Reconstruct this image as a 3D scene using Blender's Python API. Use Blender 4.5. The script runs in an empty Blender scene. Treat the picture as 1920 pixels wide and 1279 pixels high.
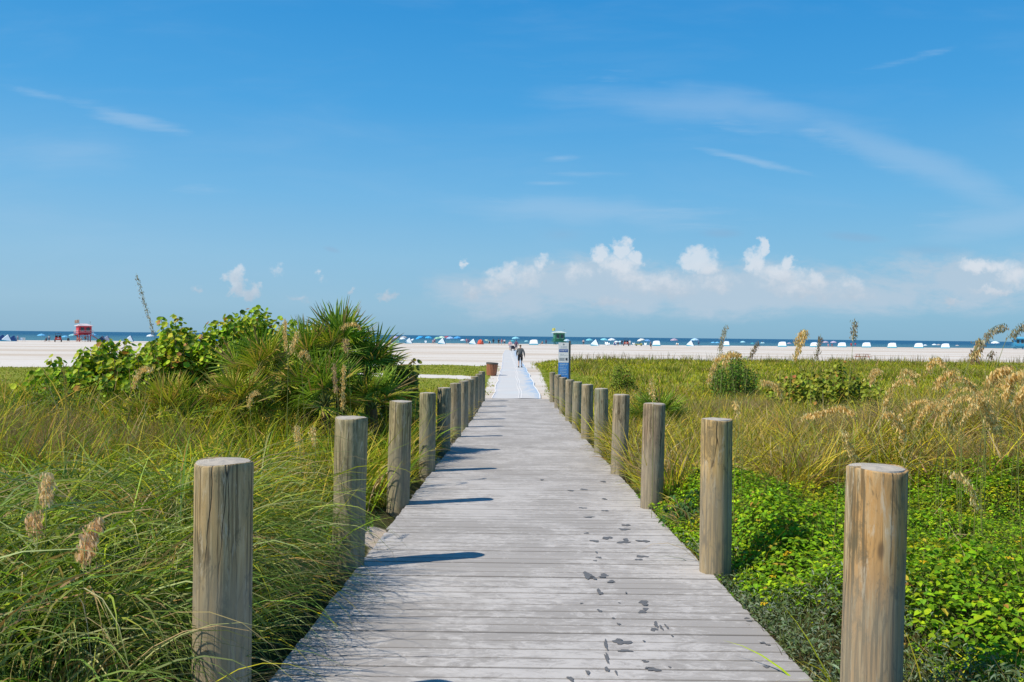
import bpy, bmesh, math, random
import numpy as np
from mathutils import Vector, Matrix
R = math.radians
rng = np.random.default_rng(11)
random.seed(7)
sc = bpy.context.scene
COL = sc.collection

# ------------------------------------------------------------------ camera
F = 1600.0                       # focal length in photograph pixels (1920 wide)
CAMZ = 2.52
yaw, pitch, roll = 6/F, 9/F, 0.0109
fw = Vector((-math.sin(yaw)*math.cos(pitch), math.cos(yaw)*math.cos(pitch), -math.sin(pitch)))
rt0 = fw.cross(Vector((0, 0, 1))).normalized()
up0 = rt0.cross(fw)
rt = rt0*math.cos(roll) + up0*math.sin(roll)
up = up0*math.cos(roll) - rt0*math.sin(roll)
cam = bpy.data.cameras.new('camera'); camo = bpy.data.objects.new('camera', cam); COL.objects.link(camo)
cam.sensor_width = 36; cam.lens = 36*F/1920; cam.clip_start = 0.05; cam.clip_end = 60000
M = Matrix((rt, up, -fw)).transposed().to_4x4(); M.translation = Vector((0, 0, CAMZ)); camo.matrix_world = M
sc.camera = camo
sc.view_settings.view_transform = 'Standard'; sc.view_settings.look = 'None'
sc.view_settings.exposure = 0.0; sc.view_settings.gamma = 1.0
sc.view_settings.use_curve_mapping = False
sc.cycles.transparent_max_bounces = 8; sc.cycles.max_bounces = 6

def at(px, py, Y):
    """world point at depth Y (metres along the boardwalk) seen at photograph pixel px, py"""
    d = fw + rt*((px-960)/F) + up*((639.5-py)/F)
    return Vector((0, 0, CAMZ)) + d*(Y/d.y)

# ------------------------------------------------------------------ sun + sky
SUN = Vector((-0.905, -0.40, 1.15)).normalized()
sun = bpy.data.lights.new('sun', 'SUN'); suno = bpy.data.objects.new('sun', sun); COL.objects.link(suno)
sun.energy = 5.0; sun.angle = R(0.53); sun.color = (1.0, 0.915, 0.77)
suno.rotation_euler = (-SUN).to_track_quat('-Z', 'Y').to_euler()
world = bpy.data.worlds.new('World'); sc.world = world; world.use_nodes = True

class NT:
    def __init__(s, tree):
        s.t = tree; tree.nodes.clear()
    def n(s, kind, **kw):
        nd = s.t.nodes.new(kind)
        for k, v in kw.items():
            if k.startswith('i_'):
                key = k[2:]; key = int(key) if key.isdigit() else key.replace('_', ' ')
                s.put(nd.inputs[key], v)
            else: setattr(nd, k, v)
        return nd
    def put(s, inp, v):
        if isinstance(v, bpy.types.NodeSocket): s.t.links.new(v, inp)
        elif isinstance(v, bpy.types.Node): s.t.links.new(v.outputs[0], inp)
        else: inp.default_value = v
    def math(s, op, a, b=0.0, clamp=False):
        nd = s.t.nodes.new('ShaderNodeMath'); nd.operation = op; nd.use_clamp = clamp
        s.put(nd.inputs[0], a); s.put(nd.inputs[1], b); return nd.outputs[0]
    def ss(s, v, lo, hi, a=0.0, b=1.0):
        nd = s.t.nodes.new('ShaderNodeMapRange'); nd.interpolation_type = 'SMOOTHSTEP'
        s.put(nd.inputs['Value'], v)
        for k, q in zip(('From Min', 'From Max', 'To Min', 'To Max'), (lo, hi, a, b)): s.put(nd.inputs[k], q)
        return nd.outputs[0]
    def mix(s, f, a, b, blend='MIX'):
        nd = s.t.nodes.new('ShaderNodeMix'); nd.data_type = 'RGBA'; nd.blend_type = blend
        s.put(nd.inputs[0], f); s.put(nd.inputs[6], a); s.put(nd.inputs[7], b); return nd.outputs[2]
    def noise(s, vec, scale, detail=4, rough=.55, dist=0.0):
        nd = s.n('ShaderNodeTexNoise'); s.put(nd.inputs['Vector'], vec)
        nd.inputs['Scale'].default_value = scale; nd.inputs['Detail'].default_value = detail
        nd.inputs['Roughness'].default_value = rough; nd.inputs['Distortion'].default_value = dist
        return nd.outputs[0]
    def mapping(s, vec, loc=(0,0,0), rot=(0,0,0), scale=(1,1,1), typ='POINT'):
        nd = s.n('ShaderNodeMapping', vector_type=typ); s.put(nd.inputs['Vector'], vec)
        nd.inputs['Location'].default_value = loc; nd.inputs['Rotation'].default_value = rot; nd.inputs['Scale'].default_value = scale
        return nd.outputs[0]

def lin(r, g, b):
    f = lambda c: (c/255)/12.92 if c/255 <= .04045 else ((c/255+.055)/1.055)**2.4
    return (f(r), f(g), f(b), 1.0)

def build_world():
    w = NT(world.node_tree)
    sky = w.n('ShaderNodeTexSky', sky_type='NISHITA'); sky.sun_disc = False
    sky.sun_elevation = math.asin(SUN.z); sky.sun_rotation = math.atan2(SUN.x, SUN.y)
    sky.altitude = 0; sky.air_density = 1.0; sky.dust_density = 0.3; sky.ozone_density = 3.0
    tc = w.n('ShaderNodeTexCoord'); D = tc.outputs['Generated']
    sep = w.n('ShaderNodeSeparateXYZ'); w.put(sep.inputs[0], D)
    X, Y, Z = sep.outputs
    Yc = w.math('MAXIMUM', Y, 0.02)
    u = w.math('DIVIDE', X, Yc); v = w.math('DIVIDE', Z, Yc)
    front = w.ss(Y, 0.1, 0.3)
    cb = w.n('ShaderNodeCombineXYZ'); w.put(cb.inputs[0], u); w.put(cb.inputs[1], v); P = cb.outputs[0]
    # the air colour: deep blue aloft, paler low down
    sat = w.n('ShaderNodeHueSaturation'); sat.inputs['Saturation'].default_value = SKY_SAT; sat.inputs['Value'].default_value = 1.0
    w.put(sat.inputs['Color'], sky.outputs[0])
    rp = w.n('ShaderNodeValToRGB'); w.put(rp.inputs[0], w.math('ARCSINE', w.math('MAXIMUM', Z, 0.0)))
    el = rp.color_ramp.elements
    for i, (pos, c) in enumerate([(0, (.245,.465,.635)), (.035, (.28,.52,.70)), (.09, (.255,.53,.76)), (.16, (.165,.475,.79)), (.26, (.070,.375,.765)), (.38, (.030,.295,.70)), (.8, (.02,.18,.46)), (1.4, (.015,.12,.34))]):
        if i > 1: e = el.new(min(pos/1.5708, 1))
        else: e = el[i]; e.position = pos/1.5708
        e.color = (c[0], c[1], c[2], 1)
    w.put(rp.inputs[0], w.math('DIVIDE', w.math('ARCSINE', w.math('MAXIMUM', Z, 0.0)), 1.5708))
    deep = w.mix(w.ss(u, -.6, .6), (10.8,10.2,10.1,1), (8.9,9.7,9.9,1))
    base = w.mix(.93, w.mix(1.0, sat.outputs[0], (1,.9,.9,1), 'MULTIPLY'), w.mix(1.0, rp.outputs[0], deep, 'MULTIPLY'))
    wn = w.n('ShaderNodeTexNoise'); w.put(wn.inputs['Vector'], P); wn.inputs['Scale'].default_value = 48; wn.inputs['Detail'].default_value = 5; wn.inputs['Roughness'].default_value = .62
    wo = w.n('ShaderNodeVectorMath', operation='MULTIPLY_ADD'); w.put(wo.inputs[0], wn.outputs['Color']); wo.inputs[1].default_value = (.045,.038,0); wo.inputs[2].default_value = (-.0225,-.019,0)
    wa = w.n('ShaderNodeVectorMath', operation='ADD'); w.put(wa.inputs[0], P); w.put(wa.inputs[1], wo.outputs[0]); PW = wa.outputs[0]
    def uv(px, py): return ((px-966)/F, (630.6+.0109*(px-966)-py)/F)
    def blobs(lst, P=P):
        acc = None
        for (px, py, a, b, rot, amp) in lst:
            c = uv(px, py)
            m = w.mapping(P, loc=(c[0], c[1], 0), rot=(0, 0, R(rot)), scale=(a/F, b/F, 1), typ='TEXTURE')
            ln = w.n('ShaderNodeVectorMath', operation='LENGTH'); w.put(ln.inputs[0], m)
            d = w.math('MULTIPLY', w.math('SUBTRACT', 1.0, ln.outputs['Value'], clamp=True), amp)
            acc = d if acc is None else w.math('MAXIMUM', acc, d)
        return acc
    w2 = w.n('ShaderNodeTexNoise'); w.put(w2.inputs['Vector'], P); w2.inputs['Scale'].default_value = 5; w2.inputs['Detail'].default_value = 4
    w3 = w.n('ShaderNodeVectorMath', operation='MULTIPLY_ADD'); w.put(w3.inputs[0], w2.outputs['Color']); w3.inputs[1].default_value = (.12,.05,0); w3.inputs[2].default_value = (-.06,-.025,0)
    w4 = w.n('ShaderNodeVectorMath', operation='ADD'); w.put(w4.inputs[0], P); w.put(w4.inputs[1], w3.outputs[0]); PW2 = w4.outputs[0]
    nz = w.noise(P, 55, 6, .6); nz2 = w.noise(w.mapping(P, loc=(3, 1, 0)), 130, 4, .6)
    billow = w.math('ADD', w.math('MULTIPLY', w.math('SUBTRACT', nz, .5), 1.7), w.math('MULTIPLY', w.math('SUBTRACT', nz2, .5), .7))
    puffs = [(1180,525,70,30,-8,.55),(1240,540,110,30,-6,.5),(1345,530,60,26,0,.5),(1500,545,120,26,-6,.55),(985,520,60,30,20,.5),(930,535,70,28,0,.5),(1080,510,50,30,0,.45),(1905,520,50,30,0,.6),(1870,500,70,20,0,.5),(1600,552,70,20,0,.45),(1140,560,90,16,0,.4),(560,560,30,12,0,.35),(520,505,20,14,0,.4),(600,515,16,14,0,.4),(1167,468,26,26,0,1),(1188,486,28,24,0,1),(1160,500,50,34,0,.8),(1122,478,24,24,0,.9),(1300,488,48,30,10,1.1),(1325,500,40,30,0,.8),
             (1430,470,18,26,0,1.1),(1412,488,28,32,0,1),(1478,497,22,26,0,1),(1465,520,75,34,-12,.75),(1530,530,50,22,-10,.7),(945,512,44,24,0,.75),(1015,490,26,18,40,.6),
             (885,545,28,24,0,.6),(866,492,10,16,0,.7),(440,528,24,34,0,.95),(466,545,32,22,-10,.95),(722,556,26,16,0,.7),(657,549,12,9,0,.7),(375,545,18,12,0,.5),
             (1830,502,54,18,-5,.75),(1860,545,60,14,0,.6),(1595,535,40,24,0,.5),(1250,530,90,26,-6,.5),(1780,566,30,9,0,.6)]
    bl = blobs(puffs, PW)
    dens = w.ss(w.math('ADD', bl, w.math('MULTIPLY', billow, .30)), .02, .62)
    dens = w.math('MULTIPLY', dens, w.ss(bl, .0, .30))
    dens = w.math('MULTIPLY', dens, .70)
    haze = blobs([(1120,535,300,80,0,1),(1380,545,360,75,0,1),(1800,520,300,80,0,.75),(950,550,200,70,0,.7),(1560,560,300,50,0,.8)], PW2)
    hz = w.math('MULTIPLY', w.ss(w.math('ADD', haze, w.math('MULTIPLY', w.math('SUBTRACT', w.noise(w.mapping(PW2, scale=(1,2.6,1)), 16, 6, .66), .5), 1.3)), .0, .62), .85)
    hz = w.math('MULTIPLY', hz, w.ss(haze, .02, .35))
    grey = blobs([(1350,438,60,14,0,.9),(1600,445,90,14,-4,.9),(620,468,26,8,-14,.9),(1740,470,130,20,0,.6),(1050,440,70,24,0,.5)])
    gz = w.math('MULTIPLY', w.ss(grey, .1, .8), .25)
    # cirrus: long fibres
    fib = w.noise(w.mapping(P, rot=(0, 0, R(10)), scale=(1, 7, 1)), 9, 6, .62, .6)
    fine = w.noise(w.mapping(P, rot=(0, 0, R(8)), scale=(1, 11, 1)), 26, 4, .6, .3)
    cir = blobs([(235,222,170,26,-14,1.15),(60,175,110,14,-12,.7),(390,356,110,16,0,.8),(1045,298,60,12,6,.9),(1405,302,190,12,-13,1.2),(1150,400,420,46,-2,.9),
                 (930,380,240,30,0,.7),(1300,205,430,70,-6,.75),(1640,285,420,50,-20,.85),(1860,410,230,50,4,.95),(40,290,180,50,0,.5),(1030,344,90,9,2,.9),(1700,112,170,14,14,.6),(1100,328,140,10,0,.7),(1140,150,260,60,-10,.45)])
    cd = w.ss(w.math('ADD', w.math('MULTIPLY', cir, .8), w.math('ADD', w.math('MULTIPLY', w.math('SUBTRACT', fib, .5), 1.3), w.math('MULTIPLY', w.math('SUBTRACT', fine, .5), .5))), .12, 1.0)
    broad = blobs([(1330,205,470,60,-5,.9),(1700,300,420,46,-22,1),(1080,395,420,40,-2,.9),(1880,410,260,46,6,1),(100,290,260,70,0,.6)], PW2)
    cd = w.math('MULTIPLY', w.math('MULTIPLY', cd, w.ss(cir, 0.0, .45)), .36)
    cd = w.math('MAXIMUM', cd, w.math('MULTIPLY', w.ss(w.math('ADD', broad, w.math('MULTIPLY', w.math('SUBTRACT', fib, .5), .5)), .1, .9), .30))
    veil = w.math('MULTIPLY', w.ss(w.noise(w.mapping(P, rot=(0,0,R(14)), scale=(1, 5, 1)), 3.2, 5, .6, .4), .45, .8), .10)
    c1 = w.mix(w.math('MULTIPLY', w.math('MAXIMUM', cd, veil), front), base, (4.6, 6.2, 8.0, 1))
    c2 = w.mix(w.math('MULTIPLY', hz, front), c1, (4.7, 5.9, 7.1, 1))
    c3 = w.mix(w.math('MULTIPLY', gz, front), c2, (2.9, 3.9, 5.6, 1))
    lit = w.mix(w.ss(w.math('ADD', w.math('ADD', v, -.045), w.math('MULTIPLY', billow, .03)), -.02, .05), (4.4, 5.2, 6.2, 1), (7.8, 8.1, 8.6, 1))
    c4 = w.mix(w.math('MULTIPLY', dens, front), c3, lit)
    bg = w.n('ShaderNodeBackground'); w.put(bg.inputs[0], c4); bg.inputs[1].default_value = 0.1
    out = w.n('ShaderNodeOutputWorld'); w.put(out.inputs[0], bg.outputs[0])
SKY_SAT = 1.05; SKY_TINT = (1.0, 1.0, 1.0, 1)
build_world()

# ------------------------------------------------------------------ materials
def principled(name, fn=None, rough=.8, color=(.5,.5,.5,1), spec=.3, metal=0.0):
    m = bpy.data.materials.new(name); m.use_nodes = True
    k = NT(m.node_tree)
    b = k.n('ShaderNodeBsdfPrincipled'); b.inputs['Base Color'].default_value = color
    b.inputs['Roughness'].default_value = rough; b.inputs['Specular IOR Level'].default_value = spec; b.inputs['Metallic'].default_value = metal
    o = k.n('ShaderNodeOutputMaterial'); k.put(o.inputs[0], b.outputs[0])
    if fn: fn(k, b)
    return m
def bump(k, b, h, strength=.4, dist=.01):
    bp = k.n('ShaderNodeBump'); k.put(bp.inputs['Height'], h); bp.inputs['Strength'].default_value = strength; bp.inputs['Distance'].default_value = dist
    k.put(b.inputs['Normal'], bp.outputs[0])
def foliage(name, rough=.5, trans=.35, spec=.3):
    """leaf material: colour from the per-leaf attribute 'Col', some light passing through"""
    m = bpy.data.materials.new(name); m.use_nodes = True
    k = NT(m.node_tree)
    a = k.n('ShaderNodeAttribute', attribute_name='Col')
    b = k.n('ShaderNodeBsdfPrincipled'); k.put(b.inputs['Base Color'], a.outputs['Color'])
    b.inputs['Roughness'].default_value = rough; b.inputs['Specular IOR Level'].default_value = spec
    t = k.n('ShaderNodeBsdfTranslucent')
    k.put(t.inputs['Color'], k.mix(1.0, a.outputs['Color'], (1.25, 1.25, .7, 1), 'MULTIPLY'))
    mx = k.n('ShaderNodeMixShader'); mx.inputs[0].default_value = trans
    k.put(mx.inputs[1], b.outputs[0]); k.put(mx.inputs[2], t.outputs[0])
    o = k.n('ShaderNodeOutputMaterial'); k.put(o.inputs[0], mx.outputs[0])
    return m
def objmat(name, rough=.7, spec=.3, var=.08):
    """plain painted / woven surface whose hue is the object's own colour"""
    def fn(k, b):
        oi = k.n('ShaderNodeObjectInfo'); tc = k.n('ShaderNodeTexCoord')
        nz = k.noise(tc.outputs['Object'], 6, 3)
        k.put(b.inputs['Base Color'], k.mix(k.math('MULTIPLY', nz, var*2), oi.outputs['Color'], (.25,.22,.2,1)))
    return principled(name, fn, rough, spec=spec)
M_leaf = foliage('leaf_blades', .6, .24, .10)
M_round = foliage('round_leaves', .5, .28, .18)
M_seed = foliage('seed_husks', .7, .4, .15)
M_paint = objmat('painted_surface', .5, .4)
M_cloth = objmat('woven_cloth', .85, .15, .03)
M_skin = objmat('skin', .6, .3, .02)
M_rubber = principled('rubber', None, .85, (.02,.02,.02,1))
M_metal = principled('metal_tube', None, .35, (.5,.5,.5,1), metal=.9)
M_glass = principled('dark_window', None, .1, (.03,.05,.06,1), .6)

def sand_fn(k, b):
    geo = k.n('ShaderNodeNewGeometry'); P = geo.outputs['Position']
    veg = k.n('ShaderNodeAttribute', attribute_name='veg').outputs['Fac']
    band = k.noise(k.mapping(P, rot=(0,0,R(4)), scale=(.012, .11, 1)), 1.0, 5, .6, .5)
    trk = k.noise(k.mapping(P, rot=(0,0,R(-7)), scale=(.01, .5, 1)), 1.0, 4, .6, .2)
    med = k.noise(P, 1.3, 5, .65)
    c = k.mix(k.ss(band, .44, .62), (.70,.655,.605,1), (.54,.45,.36,1))
    c = k.mix(k.ss(trk, .5, .68, 0, .5), c, (.60,.52,.46,1))
    c = k.mix(k.ss(med, .3, .75, 0, .35), c, (.58,.52,.46,1))
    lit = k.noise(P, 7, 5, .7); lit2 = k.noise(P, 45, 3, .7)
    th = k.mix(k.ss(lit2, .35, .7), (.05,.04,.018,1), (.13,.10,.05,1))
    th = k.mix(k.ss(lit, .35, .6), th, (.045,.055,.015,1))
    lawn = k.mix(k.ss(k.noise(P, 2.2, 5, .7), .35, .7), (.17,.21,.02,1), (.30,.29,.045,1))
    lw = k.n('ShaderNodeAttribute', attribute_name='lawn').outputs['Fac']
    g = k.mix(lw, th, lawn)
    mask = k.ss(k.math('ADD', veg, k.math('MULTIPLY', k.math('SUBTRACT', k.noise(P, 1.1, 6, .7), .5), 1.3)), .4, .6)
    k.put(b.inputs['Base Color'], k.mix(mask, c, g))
    h = k.math('ADD', k.math('MULTIPLY', k.noise(P, 2.3, 4, .6), 1.0), k.math('MULTIPLY', k.noise(P, 30, 3, .6), .25))
    bump(k, b, h, .5, .06)
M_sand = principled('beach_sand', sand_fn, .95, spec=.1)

def sea_fn(k, b):
    geo = k.n('ShaderNodeNewGeometry'); P = geo.outputs['Position']
    sep = k.n('ShaderNodeSeparateXYZ'); k.put(sep.inputs[0], P)
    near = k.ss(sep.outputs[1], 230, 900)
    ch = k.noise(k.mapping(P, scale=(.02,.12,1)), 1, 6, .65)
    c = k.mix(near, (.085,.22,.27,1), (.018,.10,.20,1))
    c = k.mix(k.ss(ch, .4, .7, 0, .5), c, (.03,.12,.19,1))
    k.put(b.inputs['Base Color'], c)
    bump(k, b, k.noise(k.mapping(P, scale=(.25,.6,1)), 1, 5, .6), 1.0, 1.2)
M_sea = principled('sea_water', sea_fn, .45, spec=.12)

def plank_fn(k, b):
    geo = k.n('ShaderNodeNewGeometry'); P = geo.outputs['Position']
    tone = k.n('ShaderNodeAttribute', attribute_name='tone').outputs['Fac']
    c = k.mix(tone, (.345,.322,.305,1), (.39,.365,.347,1))
    streak = k.noise(k.mapping(P, scale=(3, 22, 1)), 1, 5, .65, .3)
    c = k.mix(k.ss(streak, .4, .8, 0, .15), c, (.28,.265,.265,1))
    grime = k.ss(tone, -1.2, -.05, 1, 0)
    patch = k.noise(P, 1.1, 6, .68, .2); sm = k.noise(k.mapping(P, rot=(0,0,R(25)), scale=(6, 12, 1)), 1, 8, .78, 1.4)
    dust = k.math('ADD', k.math('MULTIPLY', patch, .55), k.math('MULTIPLY', sm, .6))
    c = k.mix(k.ss(dust, .53, .66, 0, .9), c, (.55,.52,.50,1))
    c = k.mix(k.ss(k.noise(P, .55, 4, .6), .45, .7, 0, .4), c, (.43,.405,.39,1))
    c = k.mix(k.ss(k.noise(k.mapping(P, loc=(5,3,0)), 2.0, 5, .7), .56, .75, 0, .3), c, (.29,.275,.275,1))
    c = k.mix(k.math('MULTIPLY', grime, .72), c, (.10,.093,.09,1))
    k.put(b.inputs['Base Color'], c)
    bump(k, b, k.noise(k.mapping(P, scale=(30, 60, 1)), 1, 4, .6), .08, .002)
M_plank = principled('grey_composite_boards', plank_fn, .92, spec=.08)
M_wet = principled('damp_marks', lambda k, b: k.put(b.inputs['Base Color'], k.mix(k.noise(k.n('ShaderNodeNewGeometry').outputs['Position'], 60, 3), (.09,.087,.09,1), (.19,.185,.185,1))), .6)

def post_fn(k, b):
    oi = k.n('ShaderNodeObjectInfo'); tc = k.n('ShaderNodeTexCoord'); P = tc.outputs['Object']
    off = k.n('ShaderNodeVectorMath', operation='ADD'); k.put(off.inputs[0], P)
    cx = k.n('ShaderNodeCombineXYZ'); r = k.math('MULTIPLY', oi.outputs['Random'], 37); k.put(cx.inputs[0], r); k.put(cx.inputs[2], r)
    k.put(off.inputs[1], cx.outputs[0]); Q = off.outputs[0]
    grain = k.noise(k.mapping(Q, scale=(34,34,2.6)), 1, 8, .72, .6)
    wide = k.noise(k.mapping(Q, scale=(10,10,1.4)), 1, 7, .68, .8)
    c = k.mix(k.ss(wide, .3, .7), oi.outputs['Color'], k.mix(.3, oi.outputs['Color'], (.30,.26,.18,1)))
    c = k.mix(k.ss(k.noise(k.mapping(Q, loc=(2,4,1), scale=(7,7,1.2)), 1, 4, .6), .52, .68, 0, .55), c, (.17,.19,.12,1))
    c = k.mix(k.ss(grain, .47, .62, 0, .7), c, (.56,.43,.25,1))
    c = k.mix(k.ss(k.noise(k.mapping(Q, loc=(1,7,3), scale=(60,60,1.3)), 1, 5, .6, .2), .50, .60, 0, .75), c, (.10,.078,.045,1))
    c = k.mix(k.ss(k.noise(k.mapping(Q, loc=(6,1,2), scale=(16,16,5)), 1, 6, .75, .8), .50, .62, 0, .6), c, (.12,.105,.065,1))
    c = k.mix(k.ss(k.noise(k.mapping(Q, loc=(3,9,2), scale=(22,22,3)), 1, 6, .75, .8), .54, .66, 0, .6), c, (.60,.53,.40,1))
    kn = k.n('ShaderNodeTexVoronoi'); k.put(kn.inputs['Vector'], k.mapping(Q, scale=(7,7,2.6))); kn.inputs['Scale'].default_value = 1
    c = k.mix(k.ss(kn.outputs['Distance'], .06, .16, .75, 0), c, (.10,.07,.045,1))
    # drying cracks: thin dark lines running up the post
    cr = k.n('ShaderNodeTexVoronoi', feature='DISTANCE_TO_EDGE'); wv_ = k.n('ShaderNodeTexNoise'); k.put(wv_.inputs['Vector'], k.mapping(Q, scale=(4,4,2.5))); wv_.inputs['Scale'].default_value = 1; wv_.inputs['Detail'].default_value = 5
    ad_ = k.n('ShaderNodeVectorMath', operation='MULTIPLY_ADD'); k.put(ad_.inputs[0], wv_.outputs['Color']); ad_.inputs[1].default_value = (.06,.06,.0); k.put(ad_.inputs[2], Q)
    k.put(cr.inputs['Vector'], k.mapping(ad_.outputs[0], scale=(9,9,.5))); cr.inputs['Scale'].default_value = 1
    crk = k.math('MULTIPLY', k.ss(cr.outputs[0], .0, .022, 1, 0), k.ss(k.noise(k.mapping(Q, scale=(6,6,1.1)), 1, 3), .46, .58))
    c = k.mix(k.math('MULTIPLY', crk, .9), c, (.03,.022,.016,1))
    sz = k.n('ShaderNodeSeparateXYZ'); k.put(sz.inputs[0], P)
    c = k.mix(k.ss(k.math('ADD', sz.outputs[2], k.math('MULTIPLY', wide, .5)), -.35, -.05, .55, 0), c, (.27,.245,.19,1))
    k.put(b.inputs['Base Color'], c)
    bump(k, b, k.math('SUBTRACT', grain, crk), .6, .006)
M_post = principled('weathered_timber', post_fn, .85, spec=.15)
def end_fn(k, b):
    tc = k.n('ShaderNodeTexCoord'); P = tc.outputs['Object']
    wv = k.n('ShaderNodeTexWave', wave_type='RINGS', rings_direction='Z'); k.put(wv.inputs['Vector'], P); wv.inputs['Scale'].default_value = 32; wv.inputs['Distortion'].default_value = 2.5
    n = k.noise(P, 22, 5, .7)
    c = k.mix(wv.outputs['Fac'], (.42,.37,.31,1), (.52,.47,.40,1))
    c = k.mix(k.ss(n, .4, .7, 0, .7), c, (.33,.30,.27,1))
    k.put(b.inputs['Base Color'], c); bump(k, b, n, .4, .004)
M_end = principled('cut_end_grain', end_fn, .9, spec=.1)
def slat_fn(k, b):
    P = k.n('ShaderNodeTexCoord').outputs['Object']
    k.put(b.inputs['Base Color'], k.mix(k.noise(k.mapping(P, scale=(20,20,1)), 1, 4), (.30,.11,.055,1), (.46,.20,.11,1)))
M_slat = principled('red_wood_slats', slat_fn, .7)
def mat_fn(k, b):
    P = k.n('ShaderNodeNewGeometry').outputs['Position']
    a = k.n('ShaderNodeAttribute', attribute_name='across').outputs['Fac']     # 0 left .. 1 right edge
    ribs = k.noise(k.mapping(P, scale=(1, 9, 1)), 1, 3, .6)
    n = k.noise(k.mapping(P, scale=(1.4, .35, 1)), 1, 6, .7, .3)
    blue = k.ss(k.math('ADD', a, k.math('MULTIPLY', k.math('SUBTRACT', n, .5), 1.0)), .70, 1.05)
    c = k.mix(k.math('MULTIPLY', blue, .85), (.58,.575,.575,1), (.20,.40,.64,1))
    lb = k.ss(a, .02, .10, .5, 0); c = k.mix(lb, c, (.46,.50,.60,1))
    c = k.mix(k.ss(ribs, .4, .7, 0, .25), c, (.50,.51,.55,1))
    c = k.mix(k.ss(k.noise(P, .25, 5, .6), .5, .7, 0, .6), c, (.55,.61,.64,1))
    c = k.mix(k.ss(k.noise(k.mapping(P, loc=(4,4,4)), .9, 6, .7), .52, .72, 0, .7), c, (.70,.66,.63,1))
    k.put(b.inputs['Base Color'], c)
M_mat = principled('woven_mat', mat_fn, .95, spec=.05)
M_seam = principled('mat_seam', None, .8, (.80,.78,.77,1))

# ------------------------------------------------------------------ object helpers
def tag(o, label=None, cat=None, group=None, kind=None):
    if label: o['label'] = label
    if cat: o['category'] = cat
    if group: o['group'] = group
    if kind: o['kind'] = kind
    return o
def empty(name, loc=(0,0,0), rz=0.0, label=None, cat=None, group=None):
    o = bpy.data.objects.new(name, None); COL.objects.link(o); o.empty_display_size = .2
    o.location = loc; o.rotation_euler = (0, 0, rz)
    return tag(o, label, cat, group)
def link(name, me, parent=None, color=None):
    o = bpy.data.objects.new(name, me); COL.objects.link(o)
    if parent is not None: o.parent = parent
    if color: o.color = (*color[:3], 1)
    return o
def mesh_np(name, V, faces_flat, loop_n, mat, attrs=None, smooth=False):
    """V (n,3); faces_flat: vertex ids; loop_n: corners per face"""
    me = bpy.data.meshes.new(name)
    V = np.asarray(V, np.float32); ff = np.asarray(faces_flat, np.int32).ravel(); ln = np.asarray(loop_n, np.int32)
    me.vertices.add(len(V)); me.vertices.foreach_set('co', V.ravel())
    me.loops.add(len(ff)); me.loops.foreach_set('vertex_index', ff)
    me.polygons.add(len(ln))
    st = np.zeros(len(ln), np.int32); st[1:] = np.cumsum(ln)[:-1]
    me.polygons.foreach_set('loop_start', st)
    me.polygons.foreach_set('use_smooth', np.full(len(ln), bool(smooth)))
    for an, (typ, arr) in (attrs or {}).items():
        at_ = me.attributes.new(an, typ, 'POINT')
        arr = np.asarray(arr, np.float32)
        at_.data.foreach_set('color' if typ == 'FLOAT_COLOR' else 'value', arr.ravel())
    me.materials.append(mat); me.update(); me.validate()
    return me
class MB:
    """collects simple shapes and links them as ONE mesh"""
    def __init__(s): s.v = []; s.f = []
    def add(s, vs, fs):
        o = len(s.v); s.v += [tuple(v) for v in vs]; s.f += [tuple(i+o for i in f) for f in fs]
    def box(s, c, size, rot=None):
        x, y, z = (q/2 for q in size); m = rot or Matrix.Identity(3); c = Vector(c)
        vs = [c + m @ Vector((a*x, b*y, d*z)) for a in (-1,1) for b in (-1,1) for d in (-1,1)]
        s.add(vs, [(0,1,3,2),(4,6,7,5),(0,4,5,1),(2,3,7,6),(0,2,6,4),(1,5,7,3)])
    def tube(s, pts, rad, n=8, cap=True):
        pts = [Vector(p) for p in pts]; rad = rad if isinstance(rad, (list, tuple)) else [rad]*len(pts)
        o = []; 
        for i, p in enumerate(pts):
            t = (pts[min(i+1, len(pts)-1)] - pts[max(i-1, 0)]).normalized()
            a = t.cross(Vector((0,0,1)) if abs(t.z) < .9 else Vector((1,0,0))).normalized(); b = t.cross(a)
            for k in range(n):
                q = 2*math.pi*k/n; o.append(p + (a*math.cos(q) + b*math.sin(q))*rad[i])
        fs = [(i*n+k, i*n+(k+1)%n, (i+1)*n+(k+1)%n, (i+1)*n+k) for i in range(len(pts)-1) for k in range(n)]
        if cap: fs += [tuple(range(n))[::-1], tuple((len(pts)-1)*n+k for k in range(n))]
        s.add(o, fs)
    def lathe(s, prof, n=24, c=(0,0,0), cap=True):
        vs = [(c[0]+r*math.cos(2*math.pi*k/n), c[1]+r*math.sin(2*math.pi*k/n), c[2]+z) for r, z in prof for k in range(n)]
        fs = [(i*n+k, i*n+(k+1)%n, (i+1)*n+(k+1)%n, (i+1)*n+k) for i in range(len(prof)-1) for k in range(n)]
        if cap: fs += [tuple(range(n))[::-1], tuple((len(prof)-1)*n+k for k in range(n))]
        s.add(vs, fs)
    def mesh(s, name, mat, smooth=False):
        me = bpy.data.meshes.new(name); me.from_pydata(s.v, [], s.f)
        bm = bmesh.new(); bm.from_mesh(me); bmesh.ops.recalc_face_normals(bm, faces=bm.faces); bm.to_mesh(me); bm.free()
        if smooth: me.shade_smooth()
        me.materials.append(mat); return me
    def build(s, name, mat, parent=None, color=None, smooth=False):
        return link(name, s.mesh(name, mat, smooth), parent, color)
def copy_tree(o, parent=None):
    c = o.copy(); COL.objects.link(c)
    if parent is not None: c.parent = parent
    for ch in list(o.children): copy_tree(ch, c)
    return c

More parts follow.
